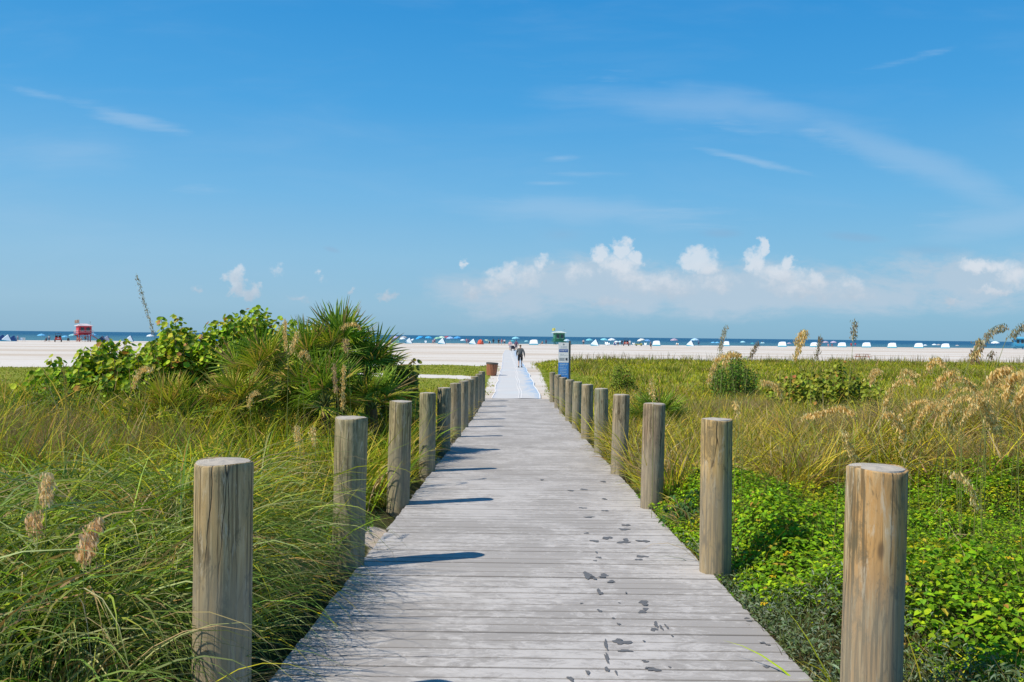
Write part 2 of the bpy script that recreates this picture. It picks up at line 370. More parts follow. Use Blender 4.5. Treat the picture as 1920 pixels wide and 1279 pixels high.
# ------------------------------------------------------------------ terrain
BY = np.array([-6, 0, 3.7, 6.6, 9.5, 12.4, 15.3, 18.2, 21.1, 24, 26.9, 29.8, 32.7, 34.5, 60, 1e5])
BZ = np.array([1.0, .92, .83, .73, .633, .543, .443, .36, .26, .164, .10, .045, .015, .005, 0, 0])
def zb(y): return np.interp(y, BY, BZ)
def vnoise(x, y, s, seed=0):
    """smooth value noise, vectorised"""
    x = np.asarray(x, float)*s + seed*17.3; y = np.asarray(y, float)*s + seed*9.1
    xi = np.floor(x); yi = np.floor(y); fx = x-xi; fy = y-yi
    fx = fx*fx*(3-2*fx); fy = fy*fy*(3-2*fy)
    h = lambda a, b: np.modf(np.abs(np.sin(a*127.1+b*311.7+seed*3.7)*43758.5453))[0]
    return (h(xi,yi)*(1-fx)+h(xi+1,yi)*fx)*(1-fy) + (h(xi,yi+1)*(1-fx)+h(xi+1,yi+1)*fx)*fy
def gz(x, y):
    x = np.asarray(x, float); y = np.asarray(y, float)
    off = np.interp(y, [0, 25, 33, 36], [.09, .07, .045, 0.0])
    side = np.clip((np.abs(x-.15)-1.7)/2.5, 0, 1)
    z = zb(y) - off
    z = z + side*(.78*np.exp(-((x-9.0)**2/13+(y-13.2)**2/16)) + .42*np.exp(-((x+7)**2/16+(y-12.5)**2/20)))
    z = z + side*(vnoise(x, y, .5, 1)-.5)*.22*np.clip((60-y)/30, 0, 1)
    z = z + (vnoise(x, y, .09, 2)-.5)*.10*np.clip((y-90)/60, 0, 1)
    # shore: the beach dips under the sea
    sh = np.interp(x, [-2000, -135, 0, 170, 2000], [150, 242, 300, 335, 520])
    z = z - np.clip((y-sh+12)/30, 0, 40)*.9
    return z
def vegmask(x, y):
    yb = np.interp(x, [-60, -36, -18, -8, -3, 1, 4, 12, 45, 90], [54, 60, 64, 72, 72, 80, 88, 97, 100, 96]) + (vnoise(x, y, .25, 5)-.5)*5
    m = np.clip((yb-y)/1.2+.5, 0, 1)
    cx = np.interp(y, [34, 58, 70, 90], [.1, .1, .15, .3])
    half = np.interp(y, [0, 33, 36, 60, 90], [1.15, 1.35, 1.25, 1.55, 1.5])
    m = m*np.clip((np.abs(x-cx)-half)/.35, 0, 1)
    # sandy side track on the left
    tr = np.interp(x, [-40, -16, -10, -3.5, -1], [60, 57, 54, 52, 49])
    m = np.where((x < -2) & (x > -17), m*np.clip(np.abs(y-tr)/2.6-.35, 0, 1), m)
    # bare sand hollows
    for (cx_, cy_, r) in ((5.15, 13.9, .8), (-1.6, 8.2, .4), (1.95, 8.6, .3), (8.4,16.6,.7)):
        m = m*np.clip((np.hypot(x-cx_, (y-cy_)/1.0)-r*.6)/(r*.8), 0, 1)
    return m
def make_terrain():
    xs = np.unique(np.concatenate([np.arange(-60, 60.1, .5), np.arange(-9, 9.1, .2), np.linspace(-300, 300, 61), np.linspace(-3000, 3000, 31)]).round(3))
    ys = np.unique(np.concatenate([np.arange(-6, 24, .25), np.arange(24, 110, .6), np.arange(110, 420, 6), np.array([500, 700, 1000])]).round(3))
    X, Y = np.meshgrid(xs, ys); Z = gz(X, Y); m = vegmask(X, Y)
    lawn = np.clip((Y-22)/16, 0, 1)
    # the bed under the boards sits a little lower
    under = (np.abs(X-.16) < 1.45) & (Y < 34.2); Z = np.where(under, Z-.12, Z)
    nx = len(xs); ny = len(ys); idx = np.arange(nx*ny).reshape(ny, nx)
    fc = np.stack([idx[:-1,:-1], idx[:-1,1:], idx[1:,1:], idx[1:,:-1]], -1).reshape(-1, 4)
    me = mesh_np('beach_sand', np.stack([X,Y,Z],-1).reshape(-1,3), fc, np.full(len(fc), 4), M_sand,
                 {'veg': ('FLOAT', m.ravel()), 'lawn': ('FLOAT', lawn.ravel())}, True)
    o = link('beach_sand', me); o['kind'] = 'structure'
    # sea: one sheet out to the horizon
    g = MB(); SEA = -.42
    xs2 = [-40000, -6000, -1500, -400, 0, 400, 1500, 6000, 40000]; ys2 = [120, 260, 400, 700, 1500, 4000, 12000, 45000]
    vs = [(x, y, SEA) for y in ys2 for x in xs2]; n = len(xs2)
    g.add(vs, [(j*n+i, j*n+i+1, (j+1)*n+i+1, (j+1)*n+i) for j in range(len(ys2)-1) for i in range(n-1)])
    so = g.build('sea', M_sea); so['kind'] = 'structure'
make_terrain()

# ------------------------------------------------------------------ boardwalk
XL, XR = -1.19, 1.51
def make_boardwalk():
    V = []; tones = []; Fc = []
    y = -1.0; i = 0
    while y < 34.35:
        w = .1375; z0 = zb(y); z1 = zb(y+w)
        j = rng.normal(0, .0012); e0 = rng.normal(0, .006); e1 = rng.normal(0, .006)
        b = len(V); ch = .0058; dk = -rng.uniform(.75, 1.3)
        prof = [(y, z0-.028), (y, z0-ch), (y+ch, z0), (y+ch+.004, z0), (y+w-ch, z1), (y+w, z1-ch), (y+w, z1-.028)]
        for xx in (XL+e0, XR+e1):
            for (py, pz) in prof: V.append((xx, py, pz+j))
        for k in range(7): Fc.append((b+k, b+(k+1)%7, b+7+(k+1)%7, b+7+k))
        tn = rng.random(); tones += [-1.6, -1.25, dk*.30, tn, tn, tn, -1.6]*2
        y += .1462; i += 1
    Fc = np.array(Fc)
    caps = []; lens = [4]*len(Fc)
    nb = len(V)//14
    flat = list(Fc.ravel())
    for q in range(nb):
        flat += [q*14+k for k in (6,5,4,3,2,1,0)]; lens.append(7)
        flat += [q*14+7+k for k in range(7)]; lens.append(7)
    me = mesh_np('boardwalk', V, flat, lens, M_plank, {'tone': ('FLOAT', tones)})
    o = link('boardwalk', me); o['kind'] = 'structure'; o['label'] = 'grey plank boardwalk running down to the sand'
    g = MB()
    for xx in (XL+.06, .16, XR-.06):
        ys = list(np.arange(-1, 33.9, 2.9))+[34.2]
        for a, b2 in zip(ys[:-1], ys[1:]):
            za, zc = float(zb(a))-.03, float(zb(b2))-.03
            g.add([(xx-.02,a,za),(xx+.02,a,za),(xx+.02,a,za-.14),(xx-.02,a,za-.14),(xx-.02,b2,zc),(xx+.02,b2,zc),(xx+.02,b2,zc-.14),(xx-.02,b2,zc-.14)],
                  [(0,1,5,4),(1,2,6,5),(2,3,7,6),(3,0,4,7),(0,3,2,1),(4,5,6,7)])
    g.build('joist', M_post, o, (.22,.2,.17))
    # damp foot marks drying on the boards
    wet = MB()
    def blot(px, py, w, h, rot=0):
        yy = 5.0
        for _ in range(30):                                  # depth at which that pixel meets the boards
            p = at(px, py, yy); yy -= (p.z-float(zb(yy)))*-1*yy/(CAMZ-float(zb(yy)))*-1*.7*-1 if False else 0
            dz = p.z-float(zb(yy)); yy *= 1+dz/(CAMZ-float(zb(yy)))*.8
        p = at(px, py, yy); sx = w/F*yy; sy = h/F*yy*yy/(CAMZ-float(zb(yy)))*1.0
        n = 14; pts = []
        ph = rng.random(3)*6
        for k in range(n):
            a = 2*math.pi*k/n; rr = 1+.28*math.sin(2*a+ph[0])+.22*math.sin(3*a+ph[1])+.18*math.sin(5*a+ph[2])
            x = p.x+math.cos(a)*sx/2*rr; y_ = p.y+math.sin(a)*sy/2*rr+rot*(math.cos(a)*sx/2)
            pts.append((x, y_, float(zb(y_))+.0035))
        wet.add([(p.x,p.y,float(zb(p.y))+.0035)]+pts, [(0, k+1, (k+1)%n+1) for k in range(n)])
    for (px,py,w,h) in ((1103,1080,22,12),(1112,1084,10,8),(1132,1080,18,8),(1146,1091,14,5),(1125,1112,12,6),(1122,1107,8,4),(1207,1131,20,9),(1210,1143,12,5),
        (1204,1148,18,5),(1124,1146,8,6),(1230,1172,8,12),(1240,1178,6,9),(1226,1181,12,8),(1250,1176,5,10),(1166,1205,30,10),(1160,1200,10,5),(1172,1221,22,6),(1136,1210,6,22),(1138,1235,6,26),(1138,1256,10,8),
        (1225,1256,20,9),(1215,1253,10,4),(1210,1241,14,4),(1437,1251,16,4),(1070,1274,12,10),(1207,1203,5,3),(1260,1193,5,3),(1256,1252,6,3),
        (1115,1015,14,5),(1170,1017,22,6),(1206,1015,22,5),(1138,1009,18,6),(1173,1012,12,4),(1170,993,16,5),(1174,985,14,4),(1100,1000,8,3),(1104,970,18,3),(1135,958,12,3),(1133,936,10,3),(1093,953,14,3),(1094,918,12,3),(1131,903,12,2.5),(1070,920,12,2),
        (1203,1044,18,6),(1198,1050,12,4),(1123,1046,9,4),(1118,1036,5,3),(1116,1052,6,3),(1174,1112,4,3),(1161,1131,4,2),(1430,1206,14,3),(1440,1210,8,3),(1400,1160,10,3),(1405,1165,16,2.5),(1016,900,8,2),(1150,1160,5,4),(1160,1171,6,5),(1155,1262,5,8),(1102,1262,6,12),(1090,1132,6,2)):
        blot(px, py, w, h)
    wm = wet.build('wet_mark', M_wet, o); wm['kind'] = 'stuff'
make_boardwalk()

# access mat on the sand
def make_mat():
    root = empty('access_mat', (0,34.4,0), 0, 'pale blue roll-out walking mat laid over the sand beyond the boardwalk', 'beach mat')
    ys = np.concatenate([np.arange(34.4, 60, .6), np.arange(60, 158, 2)])
    cx = np.interp(ys, [34.4, 68, 90, 115, 158], [.09, -.10, -.35, -.70, -.78]); cx = cx + .03*np.sin(ys*.7)
    H = .972
    def strip(name, a, b, zo, mat, parent):
        V = []; ac = []
        nn = 5
        for y, c in zip(ys, cx):
            for k in range(nn):
                q = a+(b-a)*k/(nn-1)
                x = c + (q*2-1)*H*(1+.012*math.sin(y*1.3+q*5))
                V.append((x, y-34.4, float(gz(x, y))+zo+.006*math.sin(y*2.1+q*7))); ac.append(q)
        n = len(ys); idx = np.arange(n*nn).reshape(n, nn)
        fc = np.stack([idx[:-1,:-1], idx[:-1,1:], idx[1:,1:], idx[1:,:-1]], -1).reshape(-1, 4)
        return link(name, mesh_np(name, V, fc, np.full(len(fc), 4), mat, {'across': ('FLOAT', ac)}, True), parent)
    strip('mat_strip', .0, .585, .03, M_mat, root); strip('mat_strip', .58, 1.0, .036, M_mat, root)
    for a, b in ((-.012, .012), (.985, 1.012), (.545, .56), (.60, .615)): strip('seam', a, b, .042, M_seam, root)
make_mat()

# ------------------------------------------------------------------ posts
PR = .119
def make_posts():
    n = 28
    def shaft_mesh(seed):
        r = np.random.default_rng(seed); g = MB()
        zs = [-1.6, -1.25, -.9, -.6, -.3, -.12, -.035, -.006]
        prof = [(PR*(1.03 - .02*i/7)*(1 + r.normal(0,.006)), z) for i, z in enumerate(zs)]
        prof += [(PR*.985, 0.0)]
        g.lathe(prof, n, cap=True)
        ph = r.random(4)*6
        g.v = [(x*(1+.018*math.sin(3*math.atan2(y,x)+ph[0])+.012*math.sin(5*math.atan2(y,x)+ph[1]+z)), y*(1+.018*math.sin(3*math.atan2(y,x)+ph[0])+.012*math.sin(5*math.atan2(y,x)+ph[1]+z)), z + (0.006*math.sin(math.atan2(y,x)*2+ph[2]) if z > -.01 else 0)) for x, y, z in g.v]
        return g.mesh('shaft', M_post, True)
    def top_mesh(seed):
        r = np.random.default_rng(seed); g = MB()
        ph = r.random()*6
        ring = [(PR*.93*math.cos(2*math.pi*k/n), PR*.93*math.sin(2*math.pi*k/n), .002) for k in range(n)]
        ring2 = [(PR*.5*math.cos(2*math.pi*k/n), PR*.5*math.sin(2*math.pi*k/n), .008+.002*math.sin(k+ph)) for k in range(n)]
        low = [(x*1.03, y*1.03, -.012) for x, y, z in ring]
        g.add(low+ring+ring2+[(0,0,.009)], [(k,(k+1)%n,n+(k+1)%n,n+k) for k in range(n)]+[(n+k,n+(k+1)%n,2*n+(k+1)%n,2*n+k) for k in range(n)]+[(2*n+k,2*n+(k+1)%n,3*n) for k in range(n)])
        return g.mesh('cut_top', M_end, False)
    shafts = [shaft_mesh(s) for s in range(6)]; tops = [top_mesh(s) for s in range(3)]
    for me in shafts:
        me.polygons[-1].use_smooth = False
    L = [-1.265]*11; Rr = [1.55]*11; Rr[8] = 1.52; Rr[9] = 1.50; Rr[10] = 1.44
    ztL = [1.96, 1.875, 1.78, 1.68, 1.58, 1.50, 1.40, 1.30, 1.235, 1.18, 1.15]
    ztR = [1.976, 1.90, 1.79, 1.69, 1.60, 1.51, 1.41, 1.31, 1.24, 1.19, 1.155]
    ords = ['first','second','third','fourth','fifth','sixth','seventh','eighth','ninth','tenth','eleventh']
    toneL = [('tan and grey',(.46,.32,.15)),('green-stained grey',(.30,.26,.14)),('olive-brown knotty',(.30,.25,.11)),('grey-green',(.27,.25,.13)),('weathered olive',(.26,.24,.15)),('weathered brown-grey',(.25,.22,.15))]+[('weathered grey',(.26,.24,.17))]*5
    toneR = [('split orange-brown',(.56,.31,.11)),('half orange, half grey-green',(.52,.34,.13)),('dull reddish-brown',(.30,.21,.14)),('tan-grey',(.30,.24,.16)),('green-grey',(.25,.26,.18)),('sandy brown',(.30,.25,.16)),('greenish',(.26,.26,.17))]+[('weathered tan',(.30,.26,.18))]*4
    for side, X, Z, T in (('left', L, ztL, toneL), ('right', Rr, ztR, toneR)):
        for i in range(11):
            y = 3.71+2.9*i - (.06 if side == 'right' else 0)
            t, c = T[i]
            o = empty('boardwalk_post', (X[i], y, Z[i]), random.random()*6.28, f'{t} round timber post, {ords[i]} from the front in the {side}-hand row', 'post', f'posts along the {side}-hand edge of the boardwalk')
            o.rotation_euler = (rng.normal(0,.009), rng.normal(0,.009), random.random()*6.28); q_ = float(rng.normal(1,.025)); o.scale = (q_, q_, 1)
            link('shaft', shafts[(i*2+(side=='right'))%6], o, c); link('cut_top', tops[i%3], o)
make_posts()

# ------------------------------------------------------------------ blade and leaf generators
def blades(root, L, head, p0, p1, w, col, seg=5, twist=None, power=1.25):
    """arching ribbons. root (n,3); L length; head heading; p0,p1 angle from vertical at base/tip; w width; col (n,3)"""
    n = len(root); t = np.linspace(0, 1, seg+1)
    tm = (t[:-1]+t[1:])/2
    ang = p0[:,None] + (p1-p0)[:,None]*tm[None,:]**power
    ds = (L/seg)[:,None]
    hx = np.concatenate([np.zeros((n,1)), np.cumsum(np.sin(ang)*ds, 1)], 1)
    hz = np.concatenate([np.zeros((n,1)), np.cumsum(np.cos(ang)*ds, 1)], 1)
    ch, sh = np.cos(head), np.sin(head)
    curl = rng.normal(0, .12, n)[:,None]*(t**2)[None,:]*L[:,None]
    cx = root[:,0,None] + hx*ch[:,None] - curl*sh[:,None]
    cy = root[:,1,None] + hx*sh[:,None] + curl*ch[:,None]
    cz = root[:,2,None] + hz
    tw = (rng.normal(0, .7, n) if twist is None else twist)[:,None] + rng.normal(0, .5, n)[:,None]*t[None,:]
    prof = np.minimum(1, .75+t*1.2)*np.clip((1-t)*1.9, 0.06, 1)
    hw = w[:,None]*prof[None,:]*.5
    # side vector: horizontal perpendicular, rotated by twist towards the blade normal
    a = np.concatenate([ang, ang[:,-1:]], 1)
    sx = -sh[:,None]*np.cos(tw) + np.cos(a)*ch[:,None]*np.sin(tw)
    sy = ch[:,None]*np.cos(tw) + np.cos(a)*sh[:,None]*np.sin(tw)
    sz = -np.sin(a)*np.sin(tw)
    A = np.stack([cx-sx*hw, cy-sy*hw, cz-sz*hw], -1); B = np.stack([cx+sx*hw, cy+sy*hw, cz+sz*hw], -1)
    V = np.stack([A, B], 2).reshape(n, -1, 3)             # n, (seg+1)*2, 3
    base = np.arange(n)[:,None,None]*((seg+1)*2)
    q = np.arange(seg)[:,None]*2 + np.array([0,1,3,2])[None,:]
    Fc = (base + q[None]).reshape(-1, 4)
    C = np.ones((n, (seg+1)*2, 4), np.float32); C[:,:,:3] = col[:,None,:]
    tipdry = np.repeat(t, 2)[None,:,None]**3*rng.random(n)[:,None,None]*.6
    C[:,:,:3] = C[:,:,:3]*(1-tipdry) + np.array([.30,.24,.10])*tipdry
    return V.reshape(-1,3), Fc, C.reshape(-1,4)
class Soup:
    def __init__(s): s.V = []; s.F = []; s.L = []; s.C = []; s.n = 0
    def add(s, V, Fc, C):
        s.V.append(V); s.F.append((Fc+s.n).ravel()); s.L.append(np.full(len(Fc), Fc.shape[1])); s.C.append(C); s.n += len(V)
    def mesh(s, name, mat, smooth=False):
        return mesh_np(name, np.concatenate(s.V), np.concatenate(s.F), np.concatenate(s.L), mat, {'Col': ('FLOAT_COLOR', np.concatenate(s.C))}, smooth)
    def build(s, name, mat, parent=None, smooth=False): return link(name, s.mesh(name, mat, smooth), parent)
def pick(pal, n, jit=.18, w=None):
    pal = np.array(pal); i = rng.choice(len(pal), n, p=w)
    c = pal[i]*(1+rng.normal(0, jit, (n,1)))
    return np.clip(c*(1+rng.normal(0, .06, (n,3))), .004, .9)
def U(a, b, n): return rng.uniform(a, b, n)
GREEN = [(.22,.34,.012),(.34,.44,.015),(.09,.18,.008),(.46,.50,.025),(.20,.32,.02)]
YEL = [(.54,.48,.015),(.42,.43,.012),(.66,.52,.07),(.20,.23,.01),(.58,.40,.045)]
SILV = [(.22,.33,.07),(.15,.26,.045),(.40,.46,.18),(.08,.15,.02),(.30,.38,.06)]
DRY = [(.58,.46,.24),(.48,.36,.17),(.36,.25,.12),(.50,.30,.10)]
MAUVE = [(.38,.26,.16),(.44,.32,.20),(.26,.18,.10),(.32,.29,.07)]
def tussocks(soup, cx, cy, nb, Lr, wr, pal, spread=.18, lean=(10,30), tip=(60,140), dry=.12, seg=5, bias=None, power=1.25):
    """cx, cy arrays of clump centres"""
    m = len(cx); n = m*nb
    k = np.repeat(np.arange(m), nb)
    sc_ = np.repeat(U(.75, 1.2, m), nb)
    a = U(0, 2*math.pi, n); rr = spread*np.sqrt(rng.random(n))
    x = cx[k]+rr*np.cos(a); y = cy[k]+rr*np.sin(a)
    head = a + rng.normal(0, .7, n)
    if bias is not None:
        hx = np.cos(head)+bias[0]; hy = np.sin(head)+bias[1]; head = np.arctan2(hy, hx)
    L = U(*Lr, n)*sc_; p0 = np.radians(U(lean[0]*.2, lean[1], n)); p1 = np.radians(U(*tip, n))
    col = pick(pal, n)*np.repeat(U(.8,1.2,m), nb)[:,None]
    dm = rng.random(n) < dry; col[dm] = pick(DRY, dm.sum())
    soup.add(*blades(np.stack([x, y, gz(x, y)-.02], -1), L, head, p0, p1, U(*wr, n), col, seg, power=power))
def scatter(x0, x1, y0, y1, n, keep=None):
    x = U(x0, x1, n); y = U(y0, y1, n); m = vegmask(x, y) > .5
    if keep is not None: m &= keep(x, y)
    return x[m], y[m]
def leaves(P, size, col, up_=.6, shape='pointed', aspect=.55, nrm=None):
    """one small leaf per point. shape 'pointed' folds along the midrib, 'round' is a cupped disc"""
    n = len(P)
    N = rng.normal(0, 1, (n,3)); N[:,2] = np.abs(N[:,2])*1.0+up_*1.5
    if nrm is not None: N = N*.55+nrm*1.3
    N /= np.linalg.norm(N, axis=1, keepdims=True)
    T = rng.normal(0, 1, (n,3)); T -= (T*N).sum(1, keepdims=True)*N; T /= np.linalg.norm(T, axis=1, keepdims=True)
    B = np.cross(N, T); s = size[:,None]
    if shape == 'pointed':
        f = .12
        pts = [P, P+T*s*.22+B*s*aspect*.42+N*s*f, P+T*s*.6+B*s*aspect*.40+N*s*f*.7, P+T*s-N*s*.14, P+T*s*.6-B*s*aspect*.40+N*s*f*.7, P+T*s*.22-B*s*aspect*.42+N*s*f, P+T*s*.45]
        V = np.stack(pts, 1); q = np.array([[6,0,1],[6,1,2],[6,2,3],[6,3,4],[6,4,5],[6,5,0]])
        Fc = (np.arange(n)[:,None,None]*7+q[None]).reshape(-1,3); nv = 7
    else:
        kk = 9; V = [P+N*s*-.06]
        for i in range(kk):
            a = 2*math.pi*i/kk; rr = .5*(1 if i else .86)
            V.append(P+T*s*rr*math.cos(a)+B*s*rr*.98*math.sin(a)+N*s*(.05+.10*abs(math.sin(a))))
        V = np.stack(V, 1); q = np.array([[0, i+1, (i+1)%kk+1] for i in range(kk)])
        Fc = (np.arange(n)[:,None,None]*(kk+1)+q[None]).reshape(-1,3); nv = kk+1
    C = np.ones((n, nv, 4), np.float32); C[:,:,:3] = col[:,None,:]
    return V.reshape(-1,3), Fc, C.reshape(-1,4)

# ------------------------------------------------------------------ grasses (uncountable: stuff)
def grass_all():
    # left, near: long silvery arching blades beside the walk
    s = Soup()
    cx, cy = scatter(-5.6, -1.95, 2.9, 6.6, 120, lambda x, y: (x > -.66*y-1.2))
    tussocks(s, cx, cy, 80, (.9,1.5), (.010,.019), SILV+GREEN[:3], .11, (3,24), (95,172), .10, 9, power=1.7)
    cx = U(-2.15, -1.72, 34); cy = U(3.1, 6.2, 34)              # a dense fringe hanging at the edge of the boards
    tussocks(s, cx, cy, 90, (.75,1.35), (.006,.012), SILV, .12, (3,22), (130,180), .16, 10, bias=(.28,-.15), power=1.6)
    cx = U(-2.4, -1.8, 18); cy = U(4.5, 6.3, 18)
    tussocks(s, cx, cy, 90, (1.0,1.55), (.005,.011), SILV+YEL[:2], .14, (2,14), (120,178), .16, 10, bias=(.15,-.05), power=1.9)
    cx = U(-1.8, -1.5, 16); cy = U(3.3, 6.1, 16)              # loose blades reaching over the boards
    tussocks(s, cx, cy, 34, (.7,1.2), (.004,.008), SILV+YEL[:1], .12, (6,40), (100,165), .25, 9, bias=(.7,-.1), power=1.3)
    cx, cy = scatter(-7.8, -1.95, 3.0, 8, 130, lambda x, y: (x > -.66*y-1.2) & ((x < -2.6) | (y < 6.2)))
    tussocks(s, cx, cy, 50, (.5,1.05), (.009,.018), GREEN, .14, (6,30), (30,120), .08, 6)
    cx, cy = scatter(-6.5, -1.9, 2.8, 7, 110, lambda x, y: (x > -.66*y-1.2))
    tussocks(s, cx, cy, 30, (.3,.8), (.006,.013), DRY, .2, (20,75), (70,130), .5, 5)
    s.build('dune_grass', M_leaf); o = COL.objects[-1]; tag(o, 'long arching silvery green grass hanging over the left edge of the boardwalk', 'grass', kind='stuff')
    # left, middle distance
    s = Soup()
    cx, cy = scatter(-13, -1.55, 6.2, 14.5, 720, lambda x, y: (x > -.66*y-1.5) & ((x < -2.3) | (y > 9.3) | (y < 6.6)))
    tussocks(s, cx, cy, 46, (.4,1.15), (.010,.022), GREEN+YEL, .24, (4,28), (25,120), .10, 5)
    cx, cy = scatter(-1.85, -1.5, 9.5, 30, 90)
    tussocks(s, cx, cy, 60, (.3,.62), (.006,.011), YEL+SILV, .18, (6,34), (40,140), .14, 5)
    cx, cy = scatter(-26, -1.55, 14, 37, 1300, lambda x, y: (x > -.66*y-1.5))
    tussocks(s, cx, cy, 36, (.28,.6), (.012,.024), YEL+YEL+GREEN, .35, (5,34), (25,110), .14, 4)
    s.build('meadow_grass', M_leaf); o = COL.objects[-1]; tag(o, 'green and yellow dune grass filling the ground left of the boardwalk', 'grass', kind='stuff')
    # right, middle distance
    s = Soup()
    cx, cy = scatter(1.75, 12.5, 9.5, 17, 980, lambda x, y: (x < .66*y+1.5) & (y > 9.9+.5*np.sin(x*2)))
    tussocks(s, cx, cy, 54, (.45,1.05), (.009,.018), YEL+[(.24,.29,.05),(.33,.30,.12)], .24, (4,30), (35,130), .22, 5, bias=(.35,-.2))
    cx, cy = scatter(1.78, 2.4, 7.8, 33, 150)
    tussocks(s, cx, cy, 60, (.28,.66), (.006,.012), YEL+SILV, .2, (6,34), (45,140), .16, 5)
    cx, cy = scatter(1.8, 27, 16.5, 38, 2000, lambda x, y: (x < .66*y+1.5))
    tussocks(s, cx, cy, 34, (.3,.85), (.012,.026), YEL+YEL+GREEN+MAUVE[:1], .36, (5,30), (25,105), .14, 4)
    s.build('meadow_grass', M_leaf); o = COL.objects[-1]; tag(o, 'yellow green dune grass spreading right of the boardwalk to the sand', 'grass', kind='stuff')
    # far swards
    s = Soup()
    cx, cy = scatter(1.4, 66, 36, 100, 5200, lambda x, y: (x < .66*y+1.5) & ((x > 4.5) | (y > 60)))
    tussocks(s, cx, cy, 12, (.16,.34), (.03,.07), [(.42,.43,.014),(.32,.36,.012),(.50,.43,.04),(.22,.25,.015)], .6, (5,30), (15,80), .08, 3)
    cx, cy = scatter(1.2, 4.6, 33, 62, 500)
    tussocks(s, cx, cy, 16, (.06,.16), (.015,.03), [(.30,.37,.03),(.24,.30,.03)], .3, (5,30), (15,80), .05, 3)
    cx, cy = scatter(4, 60, 38, 98, 330, lambda x, y: (x < .66*y+1.5))
    tussocks(s, cx, cy, 60, (.3,.75), (.03,.06), [(.20,.27,.02),(.32,.35,.025),(.16,.20,.02),(.44,.34,.10)], .7, (5,30), (15,80), .08, 3)
    n = 900                                                   # thin flowering stems along the sand edge
    x = U(4, 62, n); y = np.interp(x, [4,12,62], [86,95,99])-rng.exponential(4.5, n)
    k = x < .66*y; x = x[k]; y = y[k]; n = len(x)
    s.add(*blades(np.stack([x,y,gz(x,y)],-1), U(.4,1.15,n), U(0,6.28,n), np.radians(U(0,6,n)), np.radians(U(5,35,n)), U(.03,.06,n), pick([(.20,.16,.09),(.26,.20,.10),(.15,.15,.05)], n), 3))
    s.build('far_grass', M_leaf); o = COL.objects[-1]; tag(o, 'flat yellow green grass reaching the white sand, thin stems at its edge', 'grass', kind='stuff')
    s = Soup()
    cx, cy = scatter(-44, -1.3, 36, 74, 3600, lambda x, y: (x > -.66*y-1.5))
    tussocks(s, cx, cy, 12, (.05,.15), (.03,.06), [(.32,.36,.03),(.26,.32,.03),(.38,.38,.07)], .55, (5,30), (15,80), .06, 3)
    s.build('far_grass', M_leaf); o = COL.objects[-1]; tag(o, 'low green turf left of the walking mat, crossed by a sandy track', 'grass', kind='stuff')
    # fine mauve-brown puffs
    s = Soup()
    def puff(px, py, Y, r, n, pal=MAUVE):
        p = at(px, py, Y); a = U(0,6.28,n); rr = r*np.sqrt(rng.random(n)); x = p.x+rr*np.cos(a); y = Y+rr*np.sin(a)*.8
        s.add(*blades(np.stack([x,y,gz(x,y)-.02],-1), U(.45,.95,n), U(0,6.28,n), np.radians(U(0,28,n)), np.radians(U(15,95,n)), U(.003,.007,n), pick(pal, n), 5))
    for q in ((10,780,10.5,1.1,6500),(80,800,9.6,.7,4200),(300,790,10.5,.5,1500),(1700,700,13.5,1.2,3500),(1780,690,14.5,.8,2000),(1610,770,12.8,.9,2600),(1520,740,14.5,.7,1200),
              (1880,740,12,.6,2000),(1500,900,10.6,.5,700),(1850,870,10.3,.8,1400),(1300,690,24,1.2,1500),(1260,880,10.4,.35,400),(1400,680,26,1.1,2000)): puff(*q)
    s.build('wispy_grass', M_leaf); o = COL.objects[-1]; tag(o, 'fine mauve brown wispy grass in clouded patches among the green', 'grass', kind='stuff')
grass_all()

